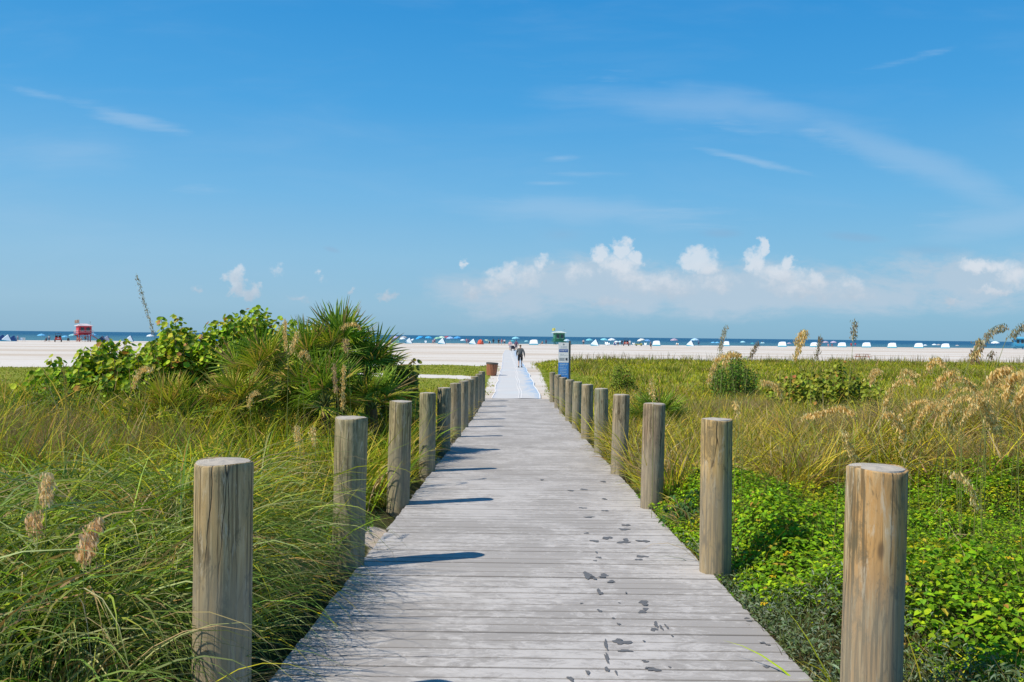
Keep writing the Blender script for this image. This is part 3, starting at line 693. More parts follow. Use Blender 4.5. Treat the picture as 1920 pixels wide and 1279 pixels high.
# right foreground ground cover
def ground_cover():
    def height(x, y):
        return (.10+.42*vnoise(x, y, .9, 4)**1.3+.20*vnoise(x, y, 2.6, 6))*np.clip((x-1.45)/.7, .3, 1)
    n = 250000
    x = U(1.50, 9.0, n); y = U(2.6, 11.6, n)
    k = (x < .66*y+.8) & (vegmask(x, y) > .35) & (y < 9.2+1.7*vnoise(x, y, .8, 31)) & (vnoise(x, y, 4, 9)+vnoise(x,y,9,3)*.5 > .42)
    x, y = x[k], y[k]; n = len(x); h = height(x, y)
    t = 1-rng.random(n)**1.9; z = gz(x, y)+h*t+U(-.02,.03,n)
    grey = (x < 1.5+.22*np.clip(7.6-y,0,3)*(.3+1.6*vnoise(x, y, 1.3, 12))+rng.normal(0,.12,n)) & (y < 7.8)
    s = Soup()
    g = ~grey
    e = 1e-2; gx = (height(x+e,y)-height(x,y))/e; gy = (height(x,y+e)-height(x,y))/e
    nr = np.stack([-gx, -gy, np.ones(n)], -1); nr /= np.linalg.norm(nr, axis=1, keepdims=True)
    colg = pick([(.17,.34,.010),(.24,.42,.012),(.09,.18,.008),(.34,.47,.015),(.15,.30,.02)], n, .25)
    pt = vnoise(x, y, 1.6, 20) > .7; colg[pt] = colg[pt]*np.array([1.45,1.0,.8])
    yl = rng.random(n) < .02; colg[yl] = pick([(.45,.38,.04),(.4,.25,.05)], yl.sum())
    P = np.stack([x,y,z],-1)
    big = (.55+.75*vnoise(x, y, .7, 41))*np.clip(.62+.07*y, .8, 1.15)
    s.add(*leaves(P[g], (U(.022,.050,n)*big)[g], colg[g], .35, nrm=nr[g], aspect=.7))
    dk = pick([(.20,.27,.15),(.15,.21,.10),(.26,.31,.21),(.12,.18,.06)], grey.sum(), .2)  # greyed leaf colour imitates the dull shaded strip beside the boardwalk
    s.add(*leaves(P[grey], U(.02,.045,grey.sum()), dk, .4, aspect=.3))
    # stems and stray blades
    cx = U(1.7, 8.5, 190); cy = U(3.6, 11.2, 190); kk_ = cx < .66*cy+.8; cx, cy = cx[kk_], cy[kk_]
    tussocks(s, cx, cy, 14, (.3,.66), (.005,.010), GREEN+YEL, .3, (6,50), (50,140), .25, 5)
    m = 9000; i = rng.choice(n, m)
    s.add(*blades(np.stack([x[i],y[i],gz(x[i],y[i])],-1), h[i]*U(.9,1.5,m), U(0,6.28,m), np.radians(U(0,30,m)), np.radians(U(10,80,m)), U(.003,.006,m), pick([(.15,.20,.05),(.22,.22,.08),(.14,.10,.05)], m), 4))
    # yellow daisies
    for (px, py) in ((1752,1048),(1775,1054),(1905,1010),(1918,1040),(1480,1000),(1450,1036),(1433,1120),(1832,1060),(1868,1100),(1560,960),(1766,1008),(1820,1065),(1474,1003),(1890,1160),(1730,1180)):
        yy = 4.0 + (1279-py)/420*3.6
        p = at(px, py, yy); zt = float(gz(p.x, yy)+height(p.x, yy))+.03
        for kk in range(13):
            a = kk/13*6.283; c0 = np.array([[p.x+.014*math.cos(a), yy+.014*math.sin(a), zt]])
            s.add(*leaves(c0, np.array([.02]), np.array([[.75,.50,.02]]), 2.5))
    s.build('ground_cover', M_leaf); o = COL.objects[-1]; tag(o, 'low leafy green creeping plants, shaded strip tinted grey, with yellow flowers right of the boardwalk', 'ground cover', kind='stuff')
    # small green patch between the left posts
    s = Soup(); n = 7000
    x = rng.normal(-2.0, .38, n); y = rng.normal(7.9, .75, n); k = (x < -1.42); x, y = x[k], y[k]; n = len(x)
    z = gz(x,y)+rng.random(n)*.22*np.exp(-((x+2.1)**2/.5+(y-7.9)**2/1.5))
    s.add(*leaves(np.stack([x,y,z],-1), U(.025,.055,n), pick([(.10,.20,.03),(.15,.27,.04),(.07,.14,.03)], n), .5))
    s.build('ground_cover', M_leaf); o = COL.objects[-1]; tag(o, 'small green creeping plants between the second and third left-hand posts', 'ground cover', kind='stuff')
ground_cover()

# ------------------------------------------------------------------ shrubs
def stem_mesh(paths, mat, name='stem'):
    g = MB()
    for pts, r0, r1 in paths:
        g.tube(pts, [r0+(r1-r0)*i/(len(pts)-1) for i in range(len(pts))], 5)
    return g.mesh(name, mat, True)
M_bark = principled('shrub_bark', lambda k, b: k.put(b.inputs['Base Color'], k.mix(k.noise(k.n('ShaderNodeTexCoord').outputs['Object'], 25, 4), (.08,.055,.03,1), (.22,.16,.09,1))), .9)
def shrub(name, label, env, base_z, Y, depth, nst, leafsize, pal, shape='round', group=None, yellow=.07, dens=1.0, cat='shrub'):
    """env: list of (px, py) crown silhouette in the photograph at depth Y; the crown is given real depth round Y"""
    ex = [at(px, py, Y).x for px, py in env]; ez = [at(px, py, Y).z for px, py in env]
    cxm = (ex[0]+ex[-1])/2
    root = empty(name, (cxm, Y, 0), 0, label, cat, group)
    paths = []; LP = []; LN = []
    for i in range(nst):
        dy = U(-1,1,1)[0]*depth/2; fx = rng.random()
        x1 = ex[0]+(ex[-1]-ex[0])*fx
        topz = float(np.interp(x1, ex, ez))
        fall = 1-.35*abs(dy/(depth/2))**2
        hh = (topz-base_z)*fall*(.42+.58*rng.random()**.7)*(1.07 if rng.random() < .18 else 1)
        x0 = x1*.75+cxm*.25+rng.normal(0,.08); y0 = Y+dy*.7
        pts = [Vector((x0, y0, base_z-.1))]
        lx, ly = (x1-x0), (Y+dy-y0)
        m = 6
        for k in range(1, m+1):
            t = k/m
            pts.append(Vector((x0+lx*t+rng.normal(0,.03), y0+ly*t+rng.normal(0,.03), base_z-.1+(hh+.1)*t)))
        paths.append(([p-Vector((cxm,Y,0)) for p in pts], .016, .005))
        nl = int(max(5, hh/(leafsize*.22))*dens)
        for k in range(nl):
            t = .18+.82*(k+rng.random())/nl; f = t*m; a = min(int(f), m-1); p = pts[a].lerp(pts[a+1], f-a)
            ang = k*2.4+rng.normal(0,.4); off = leafsize*(.5+.5*rng.random())
            dirv = np.array([math.cos(ang), math.sin(ang), .25])
            LP.append((p.x-cxm+dirv[0]*off, p.y-Y+dirv[1]*off, p.z+rng.normal(0,.02)))
            LN.append(dirv*np.array([1,1,.4])+np.array([-.25,-.35,.5]))
    LP = np.array(LP); LN = np.array(LN); LN /= np.linalg.norm(LN, axis=1, keepdims=True); n = len(LP)
    col = pick(pal, n, .2); yl = rng.random(n) < yellow; col[yl] = pick([(.42,.34,.04),(.34,.33,.05),(.45,.22,.06)], yl.sum())
    link('stems', stem_mesh(paths, M_bark), root)
    s = Soup(); s.add(*leaves(LP, leafsize*U(.7,1.15,n), col, .1, shape, .6, nrm=LN))
    s.build('foliage', M_round, root)
    return root
GRAPE = [(.20,.33,.015),(.28,.42,.02),(.37,.50,.03),(.11,.20,.015),(.48,.50,.04)]
gr = 'sea grape shrubs left of the boardwalk'
shrub('sea_grape_shrub', 'low sea grape shrub with round green leaves at the far left edge of the thicket', [(52,760),(62,720),(92,682),(112,652),(135,650),(160,672),(200,690),(225,720)], .75, 15.0, 2.6, 90, .108, GRAPE, group=gr)
shrub('sea_grape_shrub', 'sea grape shrub with a rounded top reaching the tents, left of the tallest one', [(165,690),(172,645),(205,630),(222,640),(235,668),(262,640),(275,630),(300,650)], .75, 15.6, 2.8, 120, .11, GRAPE, group=gr)
shrub('sea_grape_shrub', 'broad sea grape shrub with yellowing leaves in the middle of the thicket', [(262,660),(280,632),(300,640),(318,600),(345,584),(375,594),(400,604),(420,640)], .75, 16.2, 3.0, 170, .11, GRAPE, group=gr, yellow=.12)
shrub('sea_grape_shrub', 'tallest sea grape shrub standing up behind the fan palms', [(398,640),(412,584),(425,568),(450,580),(475,572),(500,586),(515,580),(545,600),(580,600),(600,630)], .75, 16.8, 3.0, 190, .108, GRAPE, group=gr)
shrub('sea_grape_shrub', 'small yellow green sea grape shrub right of the fan palms, behind the posts', [(715,720),(735,672),(752,668),(768,670),(775,678),(782,720)], .5, 15.0, 1.0, 34, .11, [(.14,.20,.03),(.20,.24,.04),(.12,.15,.02)], group=gr, yellow=.2)
gr2 = 'leafy bushes in the grass right of the boardwalk'
shrub('leafy_bush', 'dark green bushy plant with pale seed heads arching over its top', [(1325,712),(1340,680),(1352,676),(1363,657),(1376,664),(1390,660),(1400,678),(1420,700)], .0, 34.0, 3.4, 95, .10, [(.10,.20,.02),(.15,.28,.03),(.07,.13,.02)], 'pointed', gr2, .02, .9, 'bush')
shrub('sea_grape_shrub', 'yellow green sea grape shrub with one raised tip, right in the dune grass', [(1455,712),(1490,696),(1515,692),(1530,684),(1550,682),(1562,662),(1570,684),(1600,694),(1640,712)], .0, 27.0, 4.0, 105, .13, [(.26,.32,.03),(.34,.38,.04),(.16,.20,.02)], 'round', gr2, .1, 1.0)
shrub('leafy_bush', 'pale green bush just right of the sign, standing among grass', [(1140,730),(1150,690),(1165,676),(1180,684),(1195,730)], .0, 36.0, 2.0, 90, .10, [(.22,.30,.03),(.28,.34,.04),(.15,.22,.02)], 'pointed', gr2, .03, 1.0, 'bush')
shrub('leafy_bush', 'small glossy green plant at the foot of the third right-hand post', [(1252,975),(1262,925),(1285,912),(1310,920),(1320,975)], .5, 8.4, .5, 26, .06, [(.05,.13,.03),(.08,.18,.04),(.04,.09,.02)], 'pointed', gr2, .02, 1.2, 'bush')
shrub('leafy_bush', 'bright green low bush in the lower left corner of the sea grape thicket', [(18,790),(28,745),(60,722),(110,722),(160,735),(195,790)], .72, 12.6, 1.6, 150, .055, [(.14,.24,.03),(.18,.28,.05),(.10,.18,.02)], 'pointed', gr, .04, 1.2, 'bush')

# ------------------------------------------------------------------ fan palms
def frond_mesh(seed, col_pal, n=26, R0=.62, span=230):
    r = np.random.default_rng(seed); s = Soup()
    ang = np.radians(np.linspace(-span/2, span/2, n)) + r.normal(0,.03,n)
    V = []; Fc = []; C = []; Ls = R0*(1-.22*np.abs(ang)/(math.radians(span/2)))*r.uniform(.9,1.05,n)
    for i in range(n):
        d = np.array([math.sin(ang[i]), 0, math.cos(ang[i])]); sd = np.array([math.cos(ang[i]), 0, -math.sin(ang[i])])
        L = Ls[i]; bend = r.uniform(.0,.22)*(1+abs(ang[i])); w = .0135; cup = -.10*(abs(ang[i])**1.1)
        col = np.array(col_pal[r.integers(len(col_pal))])*r.uniform(.75,1.25)
        rows = []
        for t, ww in ((0,.25),(.25,.9),(.55,1.0),(.82,.6),(1,.05)):
            c = d*L*t + np.array([0, -1, 0])*(cup*t*L*.6 + bend*L*t**3*.5) + np.array([0,0,-1])*bend*L*t**3*.45
            rows.append((c-sd*w*ww+np.array([0,-.006*ww,0]), c+np.array([0,.004*ww,0]), c+sd*w*ww+np.array([0,-.006*ww,0])))
        b = len(V)
        for a_, m_, c_ in rows: V += [a_, m_, c_]
        for k in range(4):
            for q in range(2): Fc.append((b+k*3+q, b+k*3+q+1, b+k*3+q+4, b+k*3+q+3))
        dry = r.random() < .07
        for k in range(5):
            cc = col if not dry else np.array([.34,.25,.10]); tip = .7 if k == 4 else 0
            cc = cc*(1-tip*.5)+np.array([.3,.22,.1])*tip*.5
            C += [(*cc, 1)]*3
    s.add(np.array(V), np.array(Fc), np.array(C, np.float32))
    return s.mesh('frond', M_leaf)
PALM = [(.20,.33,.03),(.26,.39,.035),(.13,.23,.02),(.36,.46,.05),(.22,.35,.06)]
PALMY = [(.38,.42,.04),(.28,.36,.03),(.48,.42,.08),(.56,.40,.12)]
FR = [frond_mesh(i, PALM) for i in range(4)]; FRY = [frond_mesh(10+i, PALMY, 24, .55) for i in range(3)]
def petiole_mesh(pts):
    g = MB(); g.tube(pts, [.012, .009, .007], 5); return g.mesh('stalk', principled_stalk, True)
principled_stalk = principled('palm_stalk', None, .5, (.16,.20,.06,1))
def palm(label, px, Yd, zc, nf, rad, scale, elev=(15, 88), young=.3, low=0, group='saw palmettos'):
    p = at(px, 700, Yd); z0 = float(gz(p.x, Yd))
    root = empty('saw_palmetto', (p.x, Yd, z0), 0, label, 'fan palm', group)
    H = zc-z0
    if H > .5:
        g = MB(); g.tube([(0,0,-.1),(.03,0,H*.35),(.0,.02,H*.8)], [.07,.085,.06], 8); g.build('trunk', M_bark, root)
    for i in range(nf):
        az = i*2.39996+rng.normal(0,.2); el = R(elev[0]+(elev[1]-elev[0])*((i+.5)/nf)**.8)
        L = rad*(.75+.35*rng.random())
        d = Vector((math.cos(az)*math.cos(el), math.sin(az)*math.cos(el), math.sin(el)))
        c0 = Vector((0,0,H*.8)); mid = c0+d*L*.5+Vector((0,0,.04)); tip = c0+d*L
        fr = link('frond', (FRY if rng.random() < young else FR)[rng.integers(3)], root)
        # frond local +Z runs on along the stalk; local -Y faces up and inward
        zax = (d+Vector((0,0,-.18))).normalized(); xax = Vector((-math.sin(az), math.cos(az), 0)); yax = zax.cross(xax).normalized(); xax = yax.cross(zax)
        tw = Matrix.Rotation(rng.normal(0,.5), 3, 'Z')
        m = Matrix((xax, yax, zax)).transposed() @ tw
        fr.matrix_local = Matrix.Translation(tip) @ m.to_4x4() @ Matrix.Scale(scale*(.85+.3*rng.random()), 4)
        g = MB(); g.tube([c0, mid, tip], [.012,.009,.008], 5); st = g.build('stalk', principled_stalk, root)
pg = 'saw palmettos left of the boardwalk'
palm('tallest fan palm with dark spiky fronds standing against the sky', 636, 14.6, 2.42, 17, .46, 1.12, (5, 88), .15, group=pg)
palm('dark spiky fan palm leaning over the beach tents beside the tallest one', 690, 14.9, 2.15, 19, .42, 1.0, (-10, 70), .3, group=pg)
palm('fan palm with thin upright fronds between the sea grape and the tallest palm', 575, 14.3, 2.25, 18, .45, .95, (-15, 88), .3, group=pg)
palm('wide green fan palm in front of the tall sea grape shrub', 490, 13.4, 1.95, 24, .50, .95, (-25, 84), 0.41, group=pg)
palm('low fan palm with dry orange stalks below the tallest palm', 610, 13.2, 1.65, 22, .48, .9, (-15, 78), 0.41, group=pg)
palm('low yellow green fan palm at the left foot of the palm clump', 445, 12.6, 1.45, 18, .42, .85, (2, 75), .8, group=pg)
palm('fan palm close to the ground below the middle of the thicket', 315, 12.2, 1.25, 18, .45, .9, (2, 80), .6, group=pg)
palm('low yellowing fan palm rising from the grass below the right palms', 700, 13.6, 1.55, 14, .40, .85, (0, 70), .5, group=pg)
palm('small dark fan palm in the grass behind the right-hand posts', 1238, 16.5, .95, 16, .42, .85, (5, 80), .1, group='saw palmettos right of the boardwalk')

# ------------------------------------------------------------------ sea oats
def oats_mesh(pts, head_from, density, size, pal, rs):
    """stem polyline pts; spikelets hang from the share of the stem past head_from"""
    pts = [Vector(p) for p in pts]
    # resample smoothly
    out = []
    for i in range(len(pts)-1):
        p0, p1, p2, p3 = pts[max(i-1,0)], pts[i], pts[i+1], pts[min(i+2,len(pts)-1)]
        for k in range(6):
            t = k/6
            out.append(.5*((2*p1)+(-p0+p2)*t+(2*p0-5*p1+4*p2-p3)*t*t+(-p0+3*p1-3*p2+p3)*t**3))
    out.append(pts[-1])
    g = MB(); n = len(out); g.tube(out, [.0030-(.0018)*i/(n-1) for i in range(n)], 5)
    stem = g.mesh('stem', M_oatstem, True)
    i0 = int(head_from*n); seg = out[i0:]
    LP = []; tot = 0
    for a, b in zip(seg[:-1], seg[1:]):
        L = (b-a).length; m = max(1, int(L*density)); 
        for k in range(m):
            p = a.lerp(b, rs.random()); LP.append((p.x+rs.normal(0,.015), p.y+rs.normal(0,.015), p.z-rs.random()*.05))
    LP = np.array(LP); n = len(LP)
    T = np.stack([rs.normal(0,.35,n), rs.normal(0,.35,n), -np.ones(n)],-1)+np.array([.25,0,0]); T /= np.linalg.norm(T,axis=1,keepdims=True)
    a = rs.uniform(0,6.28,n); B = np.stack([np.cos(a),np.sin(a),np.zeros(n)],-1); B -= (B*T).sum(1,keepdims=True)*T; B /= np.linalg.norm(B,axis=1,keepdims=True)
    s_ = (size*rs.uniform(.7,1.2,n))[:,None]
    V = np.stack([LP, LP+T*s_*.35+B*s_*.16, LP+T*s_*.75+B*s_*.12, LP+T*s_, LP+T*s_*.75-B*s_*.12, LP+T*s_*.35-B*s_*.16], 1)
    Fc = (np.arange(n)[:,None,None]*6+np.array([[0,1,2,5],[5,2,3,4]])[None]).reshape(-1,4)
    pal = np.array(pal); col = pal[rs.integers(0,len(pal),n)]*rs.uniform(.75,1.2,(n,1)); C = np.ones((n,6,4),np.float32); C[:,:,:3] = col[:,None]
    s = Soup(); s.add(V.reshape(-1,3), Fc, C.reshape(-1,4)); return stem, s.mesh('seed_head', M_seed)
M_oatstem = principled('oat_stem', None, .6, (.20,.22,.06,1))
GOLD = [(.90,.66,.30),(.82,.56,.21),(.93,.76,.43),(.60,.40,.16)]
PALE = [(.55,.47,.34),(.44,.36,.26),(.32,.26,.20),(.62,.56,.42)]
BROWN = [(.30,.20,.13),(.22,.15,.10),(.38,.27,.17)]
def oat(label, Y, poly, head_px, pal=GOLD, density=520, size=.028, root_px=None, group='sea oats'):
    """poly: photo pixels from the lowest visible point of the stem to the tip; head_px: length share where seeds begin"""
    P = [at(px, py, Y+.1*i) for i, (px, py) in enumerate(poly)]
    b = P[0]; rx = b.x if root_px is None else at(root_px, 640, Y).x
    z0 = float(gz(rx, Y)); base = Vector((rx, Y, z0-.03))
    pts = [base] + [base.lerp(b, .5)+Vector((.03*math.sin(rx*9),.03,.03))]*(b.z-z0 > .4) + P
    root = empty('sea_oat_stalk', base, 0, label, 'sea oats', group)
    rs = np.random.default_rng(int(poly[0][0])*7+int(poly[-1][1]))
    tot = [0]
    for a, c in zip(pts[:-1], pts[1:]): tot.append(tot[-1]+(c-a).length)
    k = head_px+(len(pts)-len(P)); frac = k/(len(pts)-1)
    st, hd = oats_mesh([p-base for p in pts], frac, density*1.5, size*1.15, pal, rs)
    link('stem', st, root); link('seed_head', hd, root)
gl = 'sea oat stalks left of the boardwalk'; gr_ = 'sea oat stalks right of the boardwalk'
O = [
 # left
 ('lone tall grey seed stalk leaning left against the sky above the sea grapes', 11.5, [(300,700),(288,625),(275,580),(265,545),(256,512)], 1, PALE+BROWN, 260, .022, None, gl),
 ('thick yellow green upright seed stalk in front of the low left shrub', 9.0, [(128,800),(126,765),(122,720),(119,680)], 1, [(.40,.30,.06),(.35,.28,.08)], 420, .02, None, gl),
 ('seed head drooping left like an orange tassel in front of the middle shrub', 8.4, [(272,800),(272,740),(282,690),(262,690),(250,720)], 2, GOLD, 620, .026, None, gl),
 ('long stalk arching right, golden head curved over the tallest palm', 10.5, [(560,750),(590,700),(622,650),(640,612),(662,602),(676,612)], 3, GOLD, 560, .024, None, gl),
 ('upright pair-topped seed head standing left of the palms, upper of two', 10.8, [(540,700),(536,650),(534,620),(535,596)], 1, GOLD, 600, .026, None, gl),
 ('short seed head leaning right below the upright one by the palms', 10.6, [(540,690),(545,655),(553,632),(556,618)], 1, GOLD, 600, .026, None, gl),
 ('tangled pale seed head hanging in the middle of the palm clump', 10.7, [(566,700),(562,665),(570,655),(580,668)], 1, GOLD, 620, .024, None, gl),
 ('reddish seed head hanging straight in front of the tallest palm', 10.4, [(655,700),(650,655),(648,632),(646,650)], 1, GOLD+BROWN, 560, .024, None, gl),
 ('long vertical seed head below the tallest palm, lowest of the three there', 10.2, [(642,790),(642,760),(643,720),(644,680)], 1, GOLD, 560, .026, None, gl),
 ('pinkish seed head hanging just left of the long vertical one', 10.2, [(634,760),(630,730),(627,700),(626,678)], 1, [(.60,.42,.26),(.5,.33,.2)], 560, .024, None, gl),
 ('curved seed head above the grass at the left foot of the palms', 9.6, [(470,780),(466,755),(472,735),(484,730)], 1, GOLD, 560, .024, None, gl),
 ('small upright seed head left of the second left-hand post, left of a pair', 7.2, [(563,850),(560,830),(557,808),(556,794)], 1, GOLD, 560, .022, None, gl),
 ('small upright seed head left of the second left-hand post, right of a pair', 7.2, [(592,845),(589,825),(586,808),(585,796)], 1, GOLD, 560, .022, None, gl),
 ('pale seed head upright in the near grass at the far left', 4.2, [(86,990),(86,930),(85,905),(89,880)], 1, [(.85,.66,.42),(.75,.55,.32)], 900, .028, None, gl),
 ('faint reddish seed head low in the near grass at the far left', 4.0, [(70,1050),(68,990),(62,965),(65,952)], 1, [(.75,.50,.30)], 600, .026, None, gl),
 ('large pinkish seed head in the near grass, nearest on the left', 3.6, [(158,1120),(158,1035),(164,1000),(180,966)], 1, [(.88,.66,.44),(.76,.52,.32)], 1100, .03, None, gl),
 # right
 ('tall pale seed stalk rising above the horizon over the dark bush', 9.5, [(1340,720),(1350,655),(1354,630),(1361,608)], 1, PALE, 480, .022, 1335, gr_),
 ('golden seed head hanging down left of the dark bush', 8.2, [(1372,690),(1360,662),(1342,672),(1328,712)], 1, GOLD, 560, .024, 1400, gr_),
 ('bushy golden seed head arching over the top of the dark bush', 8.0, [(1350,740),(1358,680),(1368,658),(1388,662)], 1, GOLD, 700, .026, 1360, gr_),
 ('thin reddish seed stalk leaning right, beyond the dark bush', 9.5, [(1400,700),(1406,668),(1414,650),(1422,638)], 1, BROWN, 420, .022, None, gr_),
 ('broad fluffy orange seed head above the horizon, right of the reddish stalk', 8.6, [(1482,720),(1490,670),(1500,640),(1510,618),(1500,622),(1492,640)], 1, GOLD, 620, .026, None, gr_),
 ('slim brown seed stalk between the fluffy head and the tallest stalk', 9.2, [(1522,700),(1530,665),(1536,640),(1539,626)], 1, BROWN, 380, .022, None, gr_),
 ('tallest upright seed stalk on the right, its spike against the sky', 8.4, [(1592,720),(1598,660),(1600,630),(1603,596)], 2, PALE+BROWN, 520, .024, None, gr_),
 ('slender arching head in front of the small dark fan palm', 8.8, [(1224,780),(1225,745),(1222,722),(1221,706)], 1, GOLD, 420, .022, None, gr_),
 ('seed head bent left on a long diagonal stem above the right posts', 7.4, [(1385,770),(1400,745),(1425,722),(1430,710),(1455,718),(1463,735)], 3, GOLD, 620, .026, 1360, gr_),
 ('small upright golden head at the lower left of the bent one', 7.2, [(1385,800),(1384,775),(1381,760),(1378,746)], 1, GOLD, 420, .024, None, gr_),
 ('curled golden seed head beside the sea grape on the right', 7.8, [(1650,750),(1634,712),(1638,690),(1650,692)], 1, GOLD, 620, .026, 1660, gr_),
 ('long horizontal golden seed head lying left over the sandy hollow', 7.0, [(1640,830),(1600,772),(1575,758),(1540,768),(1505,776)], 1, GOLD, 700, .028, 1680, gr_),
 ('golden seed head drooping right from the middle of the dune', 6.6, [(1640,830),(1655,775),(1670,770),(1688,790),(1696,812)], 1, GOLD, 640, .028, 1600, gr_),
 ('faded seed head hanging low behind the nearest right-hand post', 6.4, [(1576,850),(1580,805),(1592,830),(1602,858)], 1, GOLD, 460, .026, 1560, gr_),
 ('thin seed head curving down right of the nearest right-hand post', 5.2, [(1700,880),(1780,880),(1815,900),(1832,945)], 1, GOLD, 330, .024, 1690, gr_),
 ('large golden seed head sweeping down to the right from a grey stem', 5.6, [(1700,860),(1790,720),(1830,730),(1848,760),(1866,798)], 2, GOLD, 760, .03, 1660, gr_),
 ('wide drooping golden seed head left of the large sweeping one', 5.9, [(1900,760),(1830,712),(1790,690),(1766,700),(1758,720)], 2, GOLD, 700, .03, 1930, gr_),
 ('cream seed head hanging at the far edge of the dune, left of the skyline stalks', 7.5, [(1800,740),(1770,680),(1750,668),(1742,690)], 1, GOLD, 620, .028, 1810, gr_),
 ('stalk arching right above the horizon, its seeds strung out thinly', 6.6, [(1790,760),(1822,670),(1838,640),(1862,614),(1884,606)], 2, PALE, 440, .026, 1770, gr_),
 ('rough brown seed head on a leaning stem just under the horizon stalk', 6.8, [(1805,720),(1822,670),(1832,650),(1836,632)], 1, GOLD+BROWN, 760, .03, None, gr_),
 ('thin stalk arching above the horizon at the right edge', 6.4, [(1850,760),(1878,660),(1896,625),(1925,600)], 2, PALE, 420, .026, 1830, gr_),
 ('short dark seed stalk between the two arching skyline stalks', 8.0, [(1848,690),(1856,665),(1862,655)], 1, BROWN, 380, .022, None, gr_),
 ('golden seed head drooping from the right edge, upper one of three', 5.6, [(1960,720),(1900,685),(1868,690),(1850,712)], 1, GOLD, 720, .03, 1960, gr_),
 ('golden seed head drooping from the right edge, middle one of three', 5.4, [(1960,700),(1925,690),(1895,700),(1885,740)], 1, GOLD, 720, .03, 1970, gr_),
 ('pale seed head fringing the right edge, lowest one of three', 5.2, [(1980,760),(1935,715),(1918,730),(1905,745)], 1, GOLD, 720, .03, 1990, gr_),
 ('flat golden seed head behind the large sweeping one', 7.4, [(1700,760),(1690,700),(1700,690),(1720,700)], 1, GOLD, 460, .026, 1705, gr_),
]
mass = 'golden seed head in the crowded mass drooping at the right edge of the dune'
for i in range(13):
    px = 1715+i*18+float(rng.normal(0,8)); py = 700+float(rng.uniform(-6,60)); L_ = float(rng.uniform(35,60)); sg = -1 if rng.random() < .6 else 1
    O.append((mass, 6.4+float(rng.uniform(0,3.2)), [(px-sg*20,py+90),(px-sg*6,py+12),(px+sg*L_*.4,py),(px+sg*L_*.9,py+16),(px+sg*L_*1.25,py+48)], 1, GOLD, 560, .027, px-sg*24, 'sea oats massed at the right edge'))
for q in O: oat(*q[:3], q[3], q[4], q[5], q[6], q[7], q[8])

# ------------------------------------------------------------------ sign
def make_sign():
    Y = 36.0; c = at(1056.5, 676, Y); z0 = 0
    root = empty('beach_sign', (c.x, Y, z0), R(-4), 'tall narrow beach sign, white panel above a blue one, behind the right posts', 'sign')
    g = MB(); g.box((.255, .06, 1.1), (.09, .09, 2.5)); g.build('post', M_paint, root, (.10,.11,.10))
    w = .435
    g = MB(); g.box((0, 0, 1.855), (w, .02, .84)); white = g.build('white_panel', M_paint, root, (.80,.81,.82))
    g = MB(); g.box((0, 0, 1.095), (w, .02, .67)); blue = g.build('blue_panel', M_paint, root, (.03,.22,.62))
    yf = -.0125
    def bars(parent, name, items, col):
        g = MB()
        for (x, z, ww, h) in items: g.box((x, yf, z), (ww, .004, h))
        return g.build(name, M_paint, parent, col)
    bars(white, 'title_band', [(0,1.935,.37,.115)], (.03,.10,.36))
    def lettering(x0, x1, z, h, gap=.35, seed=1):
        r = random.Random(seed); x = x0; o = []
        while x < x1:
            ww = r.uniform(.010,.022); o.append((x+ww/2, z, ww, h*r.uniform(.8,1))); x += ww+.008+(.018 if r.random()<.15 else 0)
        return o
    g = MB()
    for (x, z, ww, h) in lettering(-.15,.15,1.935,.045,seed=2): g.box((x, yf-.003, z), (ww,.004,h))
    g.build('lettering', M_paint, white, (.62,.70,.80))
    bars(white, 'lettering', lettering(-.12,.12,2.10,.03,seed=3)+lettering(-.14,.14,2.05,.02,seed=4)+lettering(-.15,.0,1.79,.02,seed=5)+lettering(-.15,.15,1.75,.015,seed=6), (.55,.62,.70))
    bars(white, 'picture_block', [(-.07,1.575,.22,.12),(.13,1.575,.09,.13)], (.33,.37,.40))
    bars(white, 'picture_spot', [], (.05,.05,.06)) if False else None
    g = MB(); g.lathe([(.035,-.002),(.035,.002)], 12); sp = g.build('emblem', M_paint, white, (.25,.28,.30)); sp.rotation_euler = (R(90),0,0); sp.location = (0, yf-.001, 2.20)
    g = MB(); g.lathe([(.04,-.002),(.04,.002)], 12); sp = g.build('round_mark', M_paint, white, (.04,.04,.05)); sp.rotation_euler = (R(90),0,0); sp.location = (.12, yf-.004, 1.58)
    it = []
    for i, z in enumerate((1.36,1.29,1.215,1.15,1.075,1.01,.94)): it += lettering(-.15+.01*(i%2), .15-.02*(i%3), z, .045 if i == 0 else .03, seed=10+i)
    bars(blue, 'lettering', it, (.45,.70,.90))
    bars(blue, 'footer_band', [(-.08,.82,.2,.05)], (.01,.05,.2))
make_sign()

# ------------------------------------------------------------------ bin
def make_bin():
    Y = 54; p = at(921.5, 700, Y)
    root = empty('litter_bin', (p.x, Y, float(gz(p.x, Y))), R(10), 'round litter bin clad in red-brown wooden slats, beside the walking mat', 'litter bin')
    root.rotation_euler = (0, R(3), 0)
    n = 22; g = MB()
    for k in range(n):
        a = 2*math.pi*k/n; r0, r1 = .30, .36
        m = Matrix.Rotation(a, 3, 'Z') @ Matrix.Rotation(R(4.5), 3, 'Y')
        g.box((math.cos(a)*.33, math.sin(a)*.33, .40), (.025, .075, .74), m)
    g.build('slats', M_slat, root)
    g = MB(); g.lathe([(.27,.05),(.325,.76),(.30,.76),(.25,.06)], 24, cap=False); g.lathe([(.01,.06),(.27,.05)], 24, cap=False); g.build('liner', M_rubber, root)
    g = MB(); g.lathe([(.385,.74),(.39,.83),(.34,.84),(.33,.74)], 24, cap=False); g.build('rim', M_paint, root, (.10,.085,.07))
make_bin()

